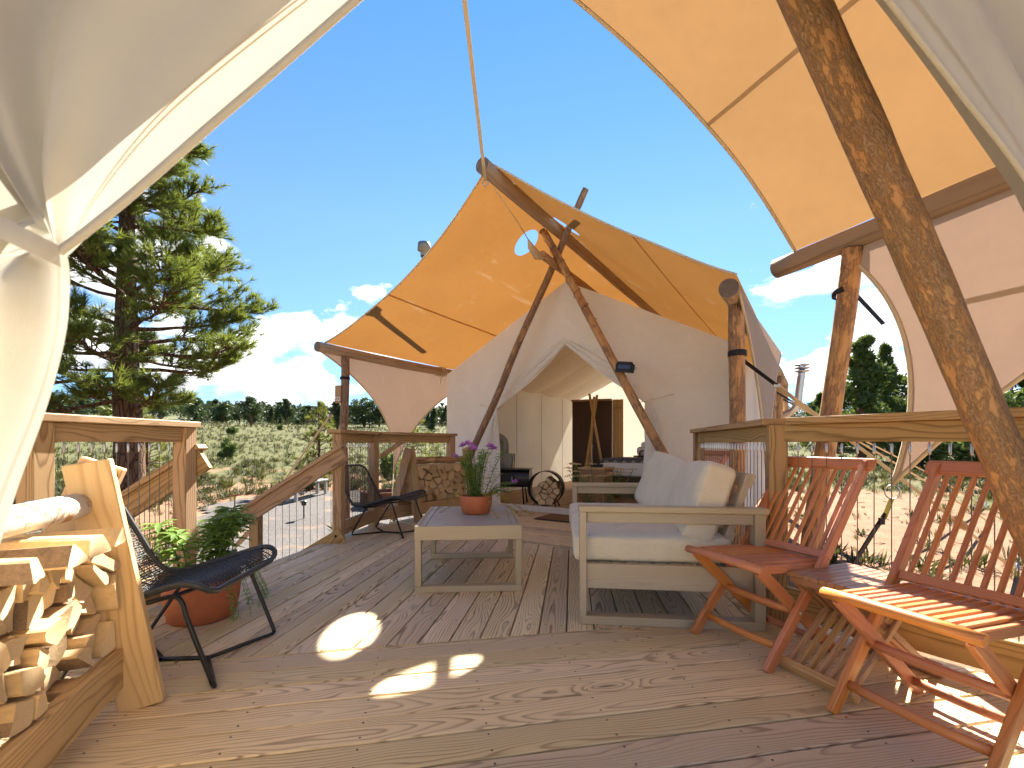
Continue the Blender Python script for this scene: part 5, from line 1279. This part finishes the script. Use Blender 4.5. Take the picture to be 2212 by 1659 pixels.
for sx in (-1, 1): b.box((sx*0.395, 0, 0.008), (0.012, 0.46, 0.014))
for sy in (-1, 1): b.box((0, sy*0.226, 0.008), (0.79, 0.012, 0.0135))
b.build('border', MT['black_matt'], dm_)

# ------------------------------------------------------------------ inside the far tent
sv = thing('wood_stove', 'black barrel wood stove on thin legs just inside the tent door', 'stove', V((-0.02, 6.98, 0.035)), R(-10))
b = MB(); prof = [(0.34*math.cos(a)*0.0, 0, 0) for a in (0,)]
def barrel(b, lx, ry, rz, z, n=20):
    ring = [(ry*math.copysign(abs(math.cos(a))**0.6, math.cos(a)), rz*math.copysign(abs(math.sin(a))**0.6, math.sin(a))) for a in [2*math.pi*k/n for k in range(n)]]
    vs = [(x, p[0], z+p[1]) for x in (-lx/2, lx/2) for p in ring]; fs = [(k, (k+1) % n, n+(k+1) % n, n+k) for k in range(n)]
    b.add(vs, fs, 0, True); b.add([(lx/2, p[0], z+p[1]) for p in ring], [tuple(range(n))]); b.add([(-lx/2, p[0], z+p[1]) for p in ring], [tuple(range(n))[::-1]])
barrel(b, 0.62, 0.19, 0.135, 0.385); b.build('firebox', MT['black'], sv)
b = MB(); b.box((0, 0, 0.528), (0.64, 0.36, 0.014)); b.build('top_plate', MT['black'], sv)
for sx in (-1, 1):
    for sy in (-1, 1): b = MB(); b.tube([(sx*0.2, sy*0.12, 0.27), (sx*0.23, sy*0.17, 0.0)], 0.012, 8); b.build('leg', MT['black'], sv)
b = MB(); b.box((0, -0.195, 0.39), (0.2, 0.012, 0.16)); dr_ = b.build('stove_door', MT['black_matt'], sv); b = MB(); b.tube([(0.06, -0.205, 0.36), (0.06, -0.23, 0.36), (0.06, -0.23, 0.42), (0.06, -0.205, 0.42)], 0.006, 6); b.build('handle', MT['steel'], dr_)
b = MB(); b.box((-0.10, 0.02, 0.655), (0.21, 0.17, 0.22)); b.box((-0.10, 0.02, 0.552), (0.14, 0.12, 0.03)); b.build('heat_box', MT['zinc'], sv)
b = MB(); b.tube(smooth_line([(-0.10, 0.02, 0.76), (-0.10, 0.02, 0.88), (-0.13, 0.02, 0.97), (-0.23, 0.02, 1.02), (-0.36, 0.06, 1.03), (-0.55, 0.30, 1.04)], 5), 0.066, 14); b.build('flue_pipe', MT['zinc'], sv)
b = MB(); b.tube([(0.03, -0.06, 0.54), (0.05, -0.08, 0.74), (0.05, -0.02, 0.76), (0.05, 0.06, 0.74), (0.04, 0.06, 0.54)], 0.008, 6); b.build('tool_rail', MT['black'], sv)
lr = thing('log_ring', 'round black steel log holder beside the wood stove', 'log holder', V((0.50, 6.62, 0.035)), R(-16))
b = MB(); n = 40
b.add([(r*math.cos(2*math.pi*k/n), y, 0.27+r*math.sin(2*math.pi*k/n)) for r, y in ((0.25, -0.13), (0.25, 0.13), (0.243, 0.13), (0.243, -0.13)) for k in range(n)], [(i*n+k, i*n+(k+1) % n, ((i+1) % 4)*n+(k+1) % n, ((i+1) % 4)*n+k) for i in range(4) for k in range(n)], 0, True); b.build('hoop', MT['black'], lr)
for sx in (-1, 1):
    for sy in (-1, 1): b = MB(); b.tube([(sx*0.14, sy*0.10, 0.07), (sx*0.17, sy*0.14, 0.0)], 0.010, 8); b.build('leg', MT['black'], lr)
Wl = lr.matrix_basis.copy(); rl = random.Random(4)
for c, poly, (row, nth) in cells(-0.22, 0.22, 0.045, 0.44, 0.075, rl, lambda c: math.hypot(c[0], c[1]-0.27) < 0.20 and c[1] < 0.40+0.0 and c[0] > -0.10-0.4*(0.27-c[1])):
    me = log_mesh(c, poly, rl.uniform(0.30, 0.36), rl)
    if me: o = place('firewood_log', me, None, None, Wl @ M.Translation((c[0], rl.uniform(-.02, .02), c[1]))); tag(o, 'short split log in the round black holder, %s row up, %s from the left' % (('first', 'second', 'third', 'fourth', 'fifth', 'sixth', 'seventh')[row], ('first', 'second', 'third', 'fourth', 'fifth', 'sixth', 'seventh')[nth]), 'log', 'logs in the round log holder')
ws = thing('wooden_screen', 'dark brown panel screen with pale pine edge standing inside the far tent', 'screen', at(1300, 958, 9.2).xy.to_3d()+V((0, 0, 0.03)), R(-18))
beam('panel', (-0.40, 0, 0.02), (-0.40, 0, 1.78), 0.40, 0.03, MT['walnut'], ws, up=(0, 1, 0)); beam('panel', (0.005, 0, 0.02), (0.005, 0, 1.78), 0.40, 0.03, MT['walnut'], ws, up=(0, 1, 0))
for i in range(3): beam('frame_board', (0.245+0.072*i, -0.01, 0.0), (0.245+0.072*i, -0.01, 1.80), 0.068, 0.05, MT['pine'], ws, up=(0, 1, 0))
beam('top_board', (-0.62, -0.006, 1.80), (0.2, -0.006, 1.80), 0.05, 0.04, MT['pine_far'], ws)
for i in range(3): b = MB(); b.tube([(0.25+0.06*i, -0.04, 1.64), (0.25+0.06*i, -0.08, 1.61), (0.25+0.06*i, -0.085, 1.64)], 0.006, 6); b.build('hook', MT['black'], ws)
cr = thing('coat_stand', 'tripod coat stand of crossed pine poles before the dark screen', 'coat stand', at(1280, 958, 8.6).xy.to_3d()+V((0, 0, 0.03)))
for a, c in (((-0.20, 0.0, 0), (0.09, 0.02, 1.84)), ((0.26, -0.05, 0), (-0.06, 0.0, 1.86)), ((-0.06, 0.22, 0), (0.02, -0.05, 1.80))): b = MB(); b.tube([a, c], 0.024, 10); b.build('leg', MT['pine'], cr)
bd = thing('bed', 'bed with white linen and grey patterned blanket inside the far tent', 'bed', at(1395, 958, 7.9).xy.to_3d()+V((0, 0, 0.03)), R(-FA))
me = rbox_mesh(1.5, 1.9, 0.24, 0.06, MT['linen'], 10, 0.06, 2, 0.01); place('mattress', me, None, bd, M.Translation((0.1, 0.4, 0.48)))
b = MB(); b.box((0.1, 0.4, 0.27), (1.46, 1.86, 0.18)); b.build('bed_base', MT['walnut'], bd)
for sx in (-.55, .75):
    for sy in (-.4, 1.2): b = MB(); b.tube([(sx, sy, 0), (sx, sy, 0.2)], 0.03, 8); b.build('leg', MT['walnut'], bd)
me = rbox_mesh(1.54, 0.7, 0.27, 0.07, MT['blanket_dark'], 10, 0.06, 5, 0.012); bl_ = place('blanket', me, None, bd, M.Translation((0.1, -0.12, 0.53)))
b = MB()
for k in range(9):
    x = -0.60+0.155*k
    for q in range(2): b.beam((x, -0.485, 0.46+0.1*q), (x+0.07, -0.485, 0.53+0.1*q), 0.006, 0.018); b.beam((x+0.07, -0.485, 0.53+0.1*q), (x+0.14, -0.485, 0.46+0.1*q), 0.006, 0.018)
b.build('woven_stripe', MT['stripe'], bl_)
tw = thing('towel_tray', 'wooden tray of rolled white towels on the bed', 'tray', bd.location+V((0.02, -0.05, 0.68)), R(-FA))
b = MB(); b.box((0, 0, 0.02), (0.42, 0.26, 0.025)); b.build('tray', MT['walnut'], tw); b = MB(); b.tube(smooth_line([(-0.1, -0.14, 0.03), (-0.08, -0.14, 0.11), (0.08, -0.14, 0.11), (0.1, -0.14, 0.03)], 6), 0.011, 8); b.build('handle', MT['walnut'], tw)
me = rbox_mesh(0.34, 0.22, 0.14, 0.04, MT['linen'], 8, 0.1, 2, 0.006); place('folded_towel', me, None, tw, M.Translation((0, 0.02, 0.105)))
for sx in (-1, 1): b = MB(); b.tube([(sx*0.05, -0.08, 0.22), (sx*0.05, 0.12, 0.22)], 0.045, 14); b.build('rolled_towel', MT['linen'], tw)
bx_ = thing('bedside_chest', 'low pine chest standing before the bed in the far tent', 'chest', at(1288, 958, 7.35).xy.to_3d()+V((0, 0, 0.03)), R(-FA))
b = MB(); b.box((0, 0, 0.26), (0.42, 0.40, 0.50)); b.build('carcass', MT['floor'], bx_); beam('lid', (-0.23, 0, 0.525), (0.23, 0, 0.525), 0.44, 0.028, MT['pine'], bx_)
b = MB(); b.box((0, -0.205, 0.30), (0.34, 0.012, 0.18)); b.build('drawer', MT['pine_far'], bx_); b = MB(); b.box((0.02, -0.02, 0.565), (0.18, 0.08, 0.05)); o = b.build('drawer_pull', MT['black'], bx_)
# ------------------------------------------------------------------ benches, fire ring and path light
def bench(label, loc, rz, ln=1.5):
    t = thing('plank_bench', label, 'bench', loc, rz)
    for k in (-1, 1): beam('seat_plank', (k*0.085, -ln/2, 0.44), (k*0.085, ln/2, 0.44), 0.16, 0.04, MT['greybench'], t)
    for sx in (-1, 1):
        for sy in (-1, 1): beam('leg', (sx*0.12, sy*(ln/2-0.08), -0.06), (sx*0.12, sy*(ln/2-0.08), 0.42), 0.07, 0.07, MT['greybench'], t, up=(1, 0, 0))
    for sy in (-1, 1): beam('cross_rail', (-0.085, sy*(ln/2-0.08), 0.38), (0.085, sy*(ln/2-0.08), 0.38), 0.04, 0.07, MT['greybench'], t)
bench('weathered grey plank bench beside the gravel left of the stair rail', (-5.35, 11.9, ground_z(-5.35, 11.9)), R(-8), 1.5)
bench('weathered grey plank bench seen behind the far firewood rack', (-2.25, 12.4, ground_z(-2.25, 12.4)), R(-62), 1.5)
fz = ground_z(-3.15, 11.0)
fr2 = thing('fire_ring', 'rusty steel fire ring on the gravel behind the far black chair', 'fire ring', (-3.15, 11.0, fz))
b = MB(); b.lathe([(0.50, -0.05), (0.50, 0.36), (0.515, 0.37), (0.515, 0.38), (0.47, 0.38), (0.47, 0.0)], 40); b.build('wall', MT['rust'], fr2)
b = MB(); b.lathe([(0.0, 0.08), (0.47, 0.06)], 24); b.build('ash_bed', MT['soil'], fr2)
px_, py_ = -4.3, 9.4; pz_ = ground_z(px_, py_)
pl2 = thing('path_light', 'small black solar path light standing at the gravel edge', 'lamp', (px_, py_, pz_))
b = MB(); b.tube([(0, 0, -0.05), (0, 0, 0.30)], 0.014, 8); b.build('stake', MT['black'], pl2); b = MB(); b.lathe([(0.0, 0.40), (0.075, 0.385), (0.08, 0.37), (0.05, 0.36), (0.045, 0.30), (0.0, 0.29)], 16); b.build('head', MT['black'], pl2)

# ------------------------------------------------------------------ the big ponderosa
def tuft(vs, c, d, rng, n=22, ln=0.17, w=0.010, spread=1.0):
    d = d.normalized(); a = d.orthogonal().normalized(); e = d.cross(a)
    for _ in range(n):
        th = rng.uniform(0, 6.283); k = rng.uniform(0.15, 1.25)*spread
        q = (d+(a*math.cos(th)+e*math.sin(th))*k).normalized()
        s = q.cross(V((rng.uniform(-1, 1), rng.uniform(-1, 1), rng.uniform(-1, 1)))).normalized()*w*0.5
        p = c-d*rng.uniform(0, ln*0.5); L_ = ln*rng.uniform(0.7, 1.15)
        vs.append((p-s, p+s, p+q*L_))
def tri_mesh(tris, name, mat):
    n = len(tris); me = bpy.data.meshes.new(name)
    co = np.array([[tuple(p) for p in t] for t in tris], dtype=np.float32).reshape(-1)
    me.vertices.add(3*n); me.vertices.foreach_set('co', co); me.loops.add(3*n); me.loops.foreach_set('vertex_index', np.arange(3*n, dtype=np.int32))
    me.polygons.add(n); me.polygons.foreach_set('loop_start', np.arange(0, 3*n, 3, dtype=np.int32)); me.update(calc_edges=True); me.validate(); me.materials.append(mat); return me
def ponderosa(name, label, loc, H, rad, rng, r0, whorl=0.30, mat='needle', first=0.18, ln=0.19, nn=20, w=0.011, twigs=9, group=None, limbs=None, density=1.0):
    t = thing(name, label, 'tree', loc, 0, group); tr = MB(); br = MB(); tris = []
    ph = rng.uniform(0, 9)
    def ax(z): return V((0.10*math.sin(z*0.35+ph)*r0*2, 0.1*math.cos(z*0.4+ph)*r0*2, z))
    tr.tube([ax(-0.3+(H+0.3)*i/26) for i in range(27)], [r0*(1.18 if i == 0 else 1)*(1-0.93*(i/26)**1.15)+0.012 for i in range(27)], 18, True, seedr=0.10)
    z = H*first; k = 0
    while z < H*0.985:
        f = (z-H*first)/(H*(1-first)); prof = (0.55+0.45*min(1, f*3.2))*(1-max(0, f-0.35)/0.65)**0.75
        nl_ = rng.choice((1, 2, 2, 3)) if H > 5 else rng.choice((2, 3, 3))
        for _ in range(nl_):
            a = k*2.4+rng.uniform(-.5, .5); k += 1; Lb = rad*max(0.12, prof)*rng.uniform(0.62, 1.1)
            el = rng.uniform(-0.12, 0.18)+0.55*f; p = ax(z); d = V((math.cos(a)*math.cos(el), math.sin(a)*math.cos(el), math.sin(el)))
            pts = [p]; cur = d.copy(); segs = 7
            for s in range(segs):
                cur = (cur+V((rng.uniform(-.22, .22), rng.uniform(-.22, .22), rng.uniform(-.16, .20)+(0.10 if s > 3 else -0.06)))).normalized(); pts.append(pts[-1]+cur*Lb/segs)
            rb_ = max(0.012, r0*0.24*(Lb/rad)**0.8*(1-0.55*f)); br.tube(pts, [rb_*(1-0.8*i/segs)+0.004 for i in range(segs+1)], 7, False, seedr=0.15)
            tuft(tris, pts[-1], cur, rng, int(nn*1.4), ln, w)
            nt = max(3, int(twigs*Lb/rad*1.15*density))
            for q in range(nt):
                s = rng.uniform(0.30, 1.0)**0.8; i = min(segs-1, int(s*segs)); bp_ = pts[i].lerp(pts[i+1], s*segs-i)
                dd = (pts[i+1]-pts[i]).normalized(); sd2 = dd.cross(V((0, 0, 1))).normalized()*rng.choice((-1, 1))
                td = (dd*rng.uniform(0.3, 1.0)+sd2*rng.uniform(0.2, 1.0)+V((0, 0, rng.uniform(-.25, .75)))).normalized(); tl = Lb*rng.uniform(0.10, 0.27)*(1.25-s*0.5)+ln*0.5
                tp_ = [bp_, bp_+td*tl*0.55+V((0, 0, rng.uniform(-.04, .05))), bp_+td*tl+V((0, 0, 0.10*tl))]; br.tube(tp_, [0.014*min(1, r0*3+0.25), 0.010*min(1, r0*3+0.25), 0.005], 4, False)
                tuft(tris, tp_[2], td+V((0, 0, .3)), rng, nn, ln, w)
                tuft(tris, tp_[1]+(tp_[2]-tp_[1])*0.35, td+V((rng.uniform(-.5, .5), rng.uniform(-.5, .5), .4)), rng, int(nn*0.8), ln, w)
                for _2 in range(2):
                    e2 = (td+V((rng.uniform(-1, 1), rng.uniform(-1, 1), rng.uniform(-.3, .7)))).normalized(); q0 = tp_[1].lerp(tp_[2], rng.random()); q1 = q0+e2*tl*0.45; br.tube([q0, q1], 0.006*min(1, r0*3+0.3), 4, False); tuft(tris, q1, e2+V((0, 0, .3)), rng, int(nn*0.85), ln, w)
        z += whorl*rng.uniform(0.6, 1.4)*(1.0 if H > 5 else 0.8)
    tuft(tris, ax(H), V((0, 0, 1)), rng, nn*2, ln, w)
    tr.build('trunk', MT['trunk'], t); br.build('branches', MT['trunk'], t)
    place('crown', tri_mesh(tris, 'crown', MT[mat]), None, t)
    return t
tx, ty = -9.25, 11.0
ponderosa('pine_tree', 'tall ponderosa pine with thick red-brown trunk behind the left railing', (tx, ty, ground_z(tx, ty)), 10.6, 3.15, random.Random(3), 0.32, whorl=0.195, first=0.20, nn=24, twigs=34, ln=0.24, w=0.0165)
def young(label, px, d, H, rad, seed, mat='needle_young'):
    x = (px-CX)/FPX*d; ponderosa('young_pine', label, (x, d, ground_z(x, d)), H, rad, random.Random(seed), 0.05, whorl=0.20, first=0.16, mat=mat, ln=0.14, nn=14, w=0.010, twigs=6, density=0.9)
young('yellow-green young pine beyond the stair handrail', 690, 13.6, 2.5, 0.62, 11)
young('yellow-green young pine seen between the orange skirt and the tent wall', 893, 13.0, 2.6, 0.75, 12)
young('yellow-green young pine right beside the big pine trunk', 318, 14.5, 2.0, 0.7, 13)

# ------------------------------------------------------------------ junipers and far trees: several forms, copied
def scrub_mesh(rng, H, rad, kind, n, mat, leaf_=0.2):
    """crown of many small faces in lumpy clumps, with a trunk"""
    tris = []; lumps = []
    for _ in range(16 if kind != 'spire' else 22):
        f = rng.uniform(0.08, 1.0)
        if kind == 'round': rr = rad*math.sqrt(max(0.05, 1-(2*f-0.9)**2)); zz = H*(0.12+0.80*f)
        elif kind == 'spire': rr = rad*(1.06-f)**0.85; zz = H*(0.10+0.88*f)
        else: rr = rad*(0.55+0.45*math.sin(math.pi*min(1, f*1.1)))*(1.0 if f < .7 else 1.3-0.8*f); zz = H*(0.25+0.72*f)
        a = rng.uniform(0, 6.283); q = rr*rng.uniform(0.25, 0.85); lumps.append((V((q*math.cos(a), q*math.sin(a), zz)), max(0.10*rad, rr*rng.uniform(0.30, 0.55))))
    for i in range(n):
        c, r = rng.choice(lumps); d = V((rng.gauss(0, 1), rng.gauss(0, 1), rng.gauss(0, 0.8))).normalized(); p = c+d*r*rng.random()**0.4
        u = V((rng.gauss(0, 1), rng.gauss(0, 1), rng.gauss(0, 1)+0.6)).normalized(); s = u.cross(d+V((0.01, 0.02, 0))).normalized(); l = leaf_*rng.uniform(0.6, 1.3)
        tris.append((p-s*l*0.28, p+s*l*0.28, p+(u+d*0.6).normalized()*l))
    me = tri_mesh(tris, 'crown', mat)
    b = MB(); b.tube([(0, 0, -0.2), (0.02*H, 0, H*0.35), (0, 0.01*H, H*0.85)], [0.035*H, 0.026*H, 0.006*H], 8, True, seedr=0.15)
    for c, r in lumps[:9]: b.tube([(0, 0, max(0.05*H, c.z*0.6)), c], [0.012*H, 0.004*H], 5, False)
    return me, b.mesh('trunk', [MT['trunk']])
rt = random.Random(77); forms = {}
for kd in ('round', 'spire', 'tall'):
    forms[kd] = [scrub_mesh(rt, 1.0, {'round': 0.48, 'spire': 0.24, 'tall': 0.33}[kd], kd, {'round': 1500, 'spire': 1300, 'tall': 1300}[kd], MT['farpine'], 0.095) for _ in range(3)]
def tree(name, label, x, y, H, kd, rng, group=None, wide=1.0, mat=None, dz=0.0, parts=True):
    t = thing(name, label, 'tree' if 'tree' in name else 'bush', (x, y, ground_z(x, y)+dz), rng.uniform(0, 6.28), group); t.scale = (H*wide, H*wide, H)
    cme, tme = rng.choice(forms[kd]); place('crown', cme, None, t); place('trunk', tme, None, t); return t
def treepx(name, label, px, d, H, kd, seed, wide=1.0, group=None): return tree(name, label, (px-CX)/FPX*d, d, H, kd, random.Random(seed), group, wide)
# denser forms for the close junipers
nearf = {'jun': [scrub_mesh(random.Random(5), 1.0, 0.30, 'spire', 9000, MT['juniper'], 0.042), scrub_mesh(random.Random(6), 1.0, 0.34, 'tall', 9000, MT['juniper'], 0.042)], 'bush': [scrub_mesh(random.Random(8), 1.0, 0.5, 'round', 2600, MT['juniper'], 0.10), scrub_mesh(random.Random(9), 1.0, 0.5, 'round', 2600, MT['juniper'], 0.10)]}
forms.update(nearf)
treepx('juniper_tree', 'tall dark juniper tree right of the near corner post', 1862, 20, 5.6, 'jun', 1, 1.0)
treepx('juniper_tree', 'slender juniper tree beside the curved edge of the pink skirt', 1912, 23, 5.6, 'jun', 2, 0.7)
treepx('juniper_tree', 'dark juniper tree low behind the stove pipe and corner post', 1800, 27, 4.2, 'jun', 3, 1.1)
treepx('juniper_tree', 'juniper tree with low boughs under the pink skirt at the right', 2120, 15, 3.4, 'jun', 4, 1.4)
treepx('juniper_tree', 'dark juniper tree at the far right edge behind the slanting pole', 2215, 17, 4.0, 'jun', 5, 1.2)
treepx('juniper_tree', 'broad juniper tree filling the gap left of the curved skirt edge', 1895, 26, 4.6, 'jun', 21, 1.5)
treepx('juniper_tree', 'juniper tree just right of the shiny stove pipe', 1775, 22, 3.2, 'jun', 22, 1.2)
treepx('juniper_bush', 'round dark juniper bush under the railing right of the red chair back', 1990, 17, 1.6, 'bush', 6, 1.3)
treepx('juniper_bush', 'solitary dark green juniper bush in the middle of the meadow', 490, 21.4, 1.05, 'bush', 7, 0.8)
treepx('juniper_bush', 'low wide bush further up the meadow above the solitary one', 503, 54, 1.0, 'bush', 8, 1.5)
treepx('juniper_bush', 'small bush far up the meadow below the tree line', 606, 66, 1.0, 'bush', 9, 1.0)
treepx('juniper_bush', 'dark juniper bush behind the far firewood rack', 838, 15.8, 1.05, 'bush', 10, 0.7)
treepx('juniper_bush', 'pale green bush low behind the left cable railing', 232, 13, 0.85, 'bush', 12, 1.0)
treepx('pine_tree', 'dark pine standing alone just left of the far tent post', 729, 78, 5.6, 'spire', 13, 1.3)
treepx('pine_tree', 'brownish pine standing forward of the tree line in the meadow', 541, 84, 5.2, 'tall', 14, 1.2)
treepx('pine_tree', 'small pine far behind, between the skirt and tent corner', 937, 68, 3.6, 'spire', 15, 1.2)
rt2 = random.Random(123)
k = 0
while k < 210:
    if k < 95: d = rt2.uniform(98, 150); px = rt2.uniform(-60, 1000) if k < 70 else rt2.uniform(1640, 2260); H = rt2.uniform(2.5, 6.8)
    else: d = rt2.uniform(150, 330); px = rt2.uniform(-60, 1000) if k < 175 else rt2.uniform(1640, 2260); H = rt2.uniform(4.0, 8.5)
    x = (px-CX)/FPX*d
    if mnoise.noise(V((x*0.02, d*0.02, 0))) < -0.28: continue
    k += 1
    tree('far_tree', 'dark evergreen in the far tree line at the edge of the meadow' if d < 150 else 'dark evergreen on the distant wooded hill', x, d, H, rt2.choice(('round', 'round', 'spire', 'tall', 'tall')), rt2, 'trees along the meadow edge' if d < 150 else 'trees on the distant hill', rt2.uniform(0.9, 1.35))
# the rest of the wood on the hill reads as one mass
def far_wood():
    rng = random.Random(55); tris = []
    for _ in range(2200):
        d = rng.uniform(150, 340); px = rng.uniform(-80, 1020) if rng.random() < 0.68 else rng.uniform(1620, 2290); x = (px-CX)/FPX*d
        if mnoise.noise(V((x*0.018, d*0.018, 0))) < -0.22: continue
        z = ground_z(x, d); H = rng.uniform(3.5, 7.5); r = H*rng.uniform(0.26, 0.45)
        for i in range(48):
            f = rng.random()**0.8; a = rng.uniform(0, 6.28); q = r*(1.05-f)**0.6*rng.uniform(0.5, 1.0); p = V((x+q*math.cos(a), d+q*math.sin(a), z+H*f)); l = H*0.14
            u = V((rng.gauss(0, 1), rng.gauss(0, 1), rng.gauss(0.5, 1))).normalized(); s = u.orthogonal().normalized(); tris.append((p-s*l*.4, p+s*l*.4, p+u*l))
    tag(place('far_wood', tri_mesh(tris, 'far_wood', MT['farpine'])  , None), 'dark evergreen wood covering the distant hill', 'wood', None, 'stuff')
far_wood()
dt = thing('dead_shrub', 'bare grey twiggy shrub beyond the left cap rail', 'bush', ((335-CX)/FPX*60, 60, ground_z((335-CX)/FPX*60, 60))); b = MB(); rd = random.Random(2)
for i in range(60):
    a = rd.uniform(0, 6.28); e = rd.uniform(0.5, 1.4); d = V((math.cos(a)*math.cos(e), math.sin(a)*math.cos(e), math.sin(e))); p = d*rd.uniform(0.8, 1.3); b.tube([(0, 0, 0), p, p+(d+V((rd.uniform(-.5, .5), rd.uniform(-.5, .5), .3)))*rd.uniform(.4, .9)], [0.04, 0.025, 0.008], 4, False)
b.build('branches', MT['twig'], dt)

# ------------------------------------------------------------------ ground cover
def on_deck(x, y): return (-3.6 < x < 3.8 and y < 2.9) or (-3.0 < x < 2.4 and y < 6.2) or (-2.4 < x < 5.6 and 3.2 < y < 11.5 and abs((V((x, y, 0))-FO).dot(fx)) < 2.5 and (V((x, y, 0))-FO).dot(fy) > -2)
def cover(name, label, mat, count, rmin, rmax, hmin, hmax, blades, seed, wid, dense=1.6, up=1.0, thr=0.0, pw=1.35):
    rng = random.Random(seed); tris = []
    c = 0; tries = 0
    while c < count and tries < count*12:
        tries += 1; f = rng.random(); r = rmin*(rmax/rmin)**(f**(1/pw)); a = R(rng.uniform(-56, 56)); x, y = r*math.sin(a), r*math.cos(a)
        if on_deck(x, y) or (x > 1.2 and r < 15 and rng.random() < 0.88): continue
        if math.hypot((x+3.9)/3.0, (y-10.6)/2.6) < 0.98 or (3 < y < 10 and abs(x+3.0+1.4*max(0, (y-3.7)/6)) < 1.0): continue
        nz = mnoise.noise(V((x*0.22+seed, y*0.22, 1)))*0.6+mnoise.noise(V((x*0.9, y*0.9, seed)))*0.4
        if nz+min(0.5, (r-9)*0.02) < thr: continue
        c += 1; z = ground_z(x, y)-0.02; h = rng.uniform(hmin, hmax); nb_ = blades if r < 26 else max(5, blades//2); k = 1.0 if r < 30 else 1.0+(r-30)/60
        for _ in range(nb_):
            th = rng.uniform(0, 6.283); sp_ = rng.uniform(0.1, dense); d = V((math.cos(th)*sp_, math.sin(th)*sp_, up)).normalized(); l = h*rng.uniform(0.5, 1.15)*k
            s = V((-math.sin(th), math.cos(th), 0))*wid*k*rng.uniform(0.6, 1.3); p = V((x+rng.uniform(-.3, .3)*h, y+rng.uniform(-.3, .3)*h, z)); m = p+d*l*0.55
            tris.append((p, m+s, p+d*l)); tris.append((p, p+d*l+V((0, 0, -0.1*l)), m-s))
    tag(place(name, tri_mesh(tris, name, MT[mat]), None), label, 'plants', None, 'stuff')
cover('sagebrush', 'grey-green sagebrush tufts scattered over the meadow', 'sage', 8500, 6.0, 125, 0.16, 0.42, 26, 1, 0.016, 1.5, thr=-0.02)
cover('dry_grass', 'pale yellow-green grass tufts between the sagebrush', 'drygrass', 9000, 5.5, 110, 0.08, 0.22, 14, 2, 0.007, 0.9, thr=-0.12)
def litter():
    rng = random.Random(8); b = MB()
    for _ in range(420):
        r = rng.uniform(4.2, 16); a = R(rng.uniform(-55, 56)); x, y = r*math.sin(a), r*math.cos(a)
        if on_deck(x, y): continue
        z = ground_z(x, y)+0.012; th = rng.uniform(0, 6.28); l = rng.uniform(0.06, 0.35); d = V((math.cos(th), math.sin(th), rng.uniform(-.02, .08))); p = V((x, y, z)); b.tube([p-d*l/2, p+V((rng.uniform(-.03, .03), rng.uniform(-.03, .03), 0.01)), p+d*l/2], [0.006, 0.008, 0.003], 5, False)
    b.build('twigs', MT['twig'], None, None, label='dead twigs lying on the red earth', cat='twigs', kind='stuff')
    b = MB()
    for _ in range(900):
        r = rng.uniform(3.5, 18); a = R(rng.uniform(-55, 56)); x, y = r*math.sin(a), r*math.cos(a)
        if on_deck(x, y): continue
        z = ground_z(x, y); s = rng.uniform(0.008, 0.04); b.add([(x+s, y, z), (x-s*.7, y+s*.8, z), (x-s*.6, y-s*.9, z), (x+rng.uniform(-s, s)*.4, y, z+s*.8)], [(0, 1, 3), (1, 2, 3), (2, 0, 3)])
    b.build('pebbles', plain('pebble', (0.36, 0.25, 0.17), 0.9, 0.3, 20), None, None, label='small stones strewn over the red earth', cat='stones', kind='stuff')
litter()
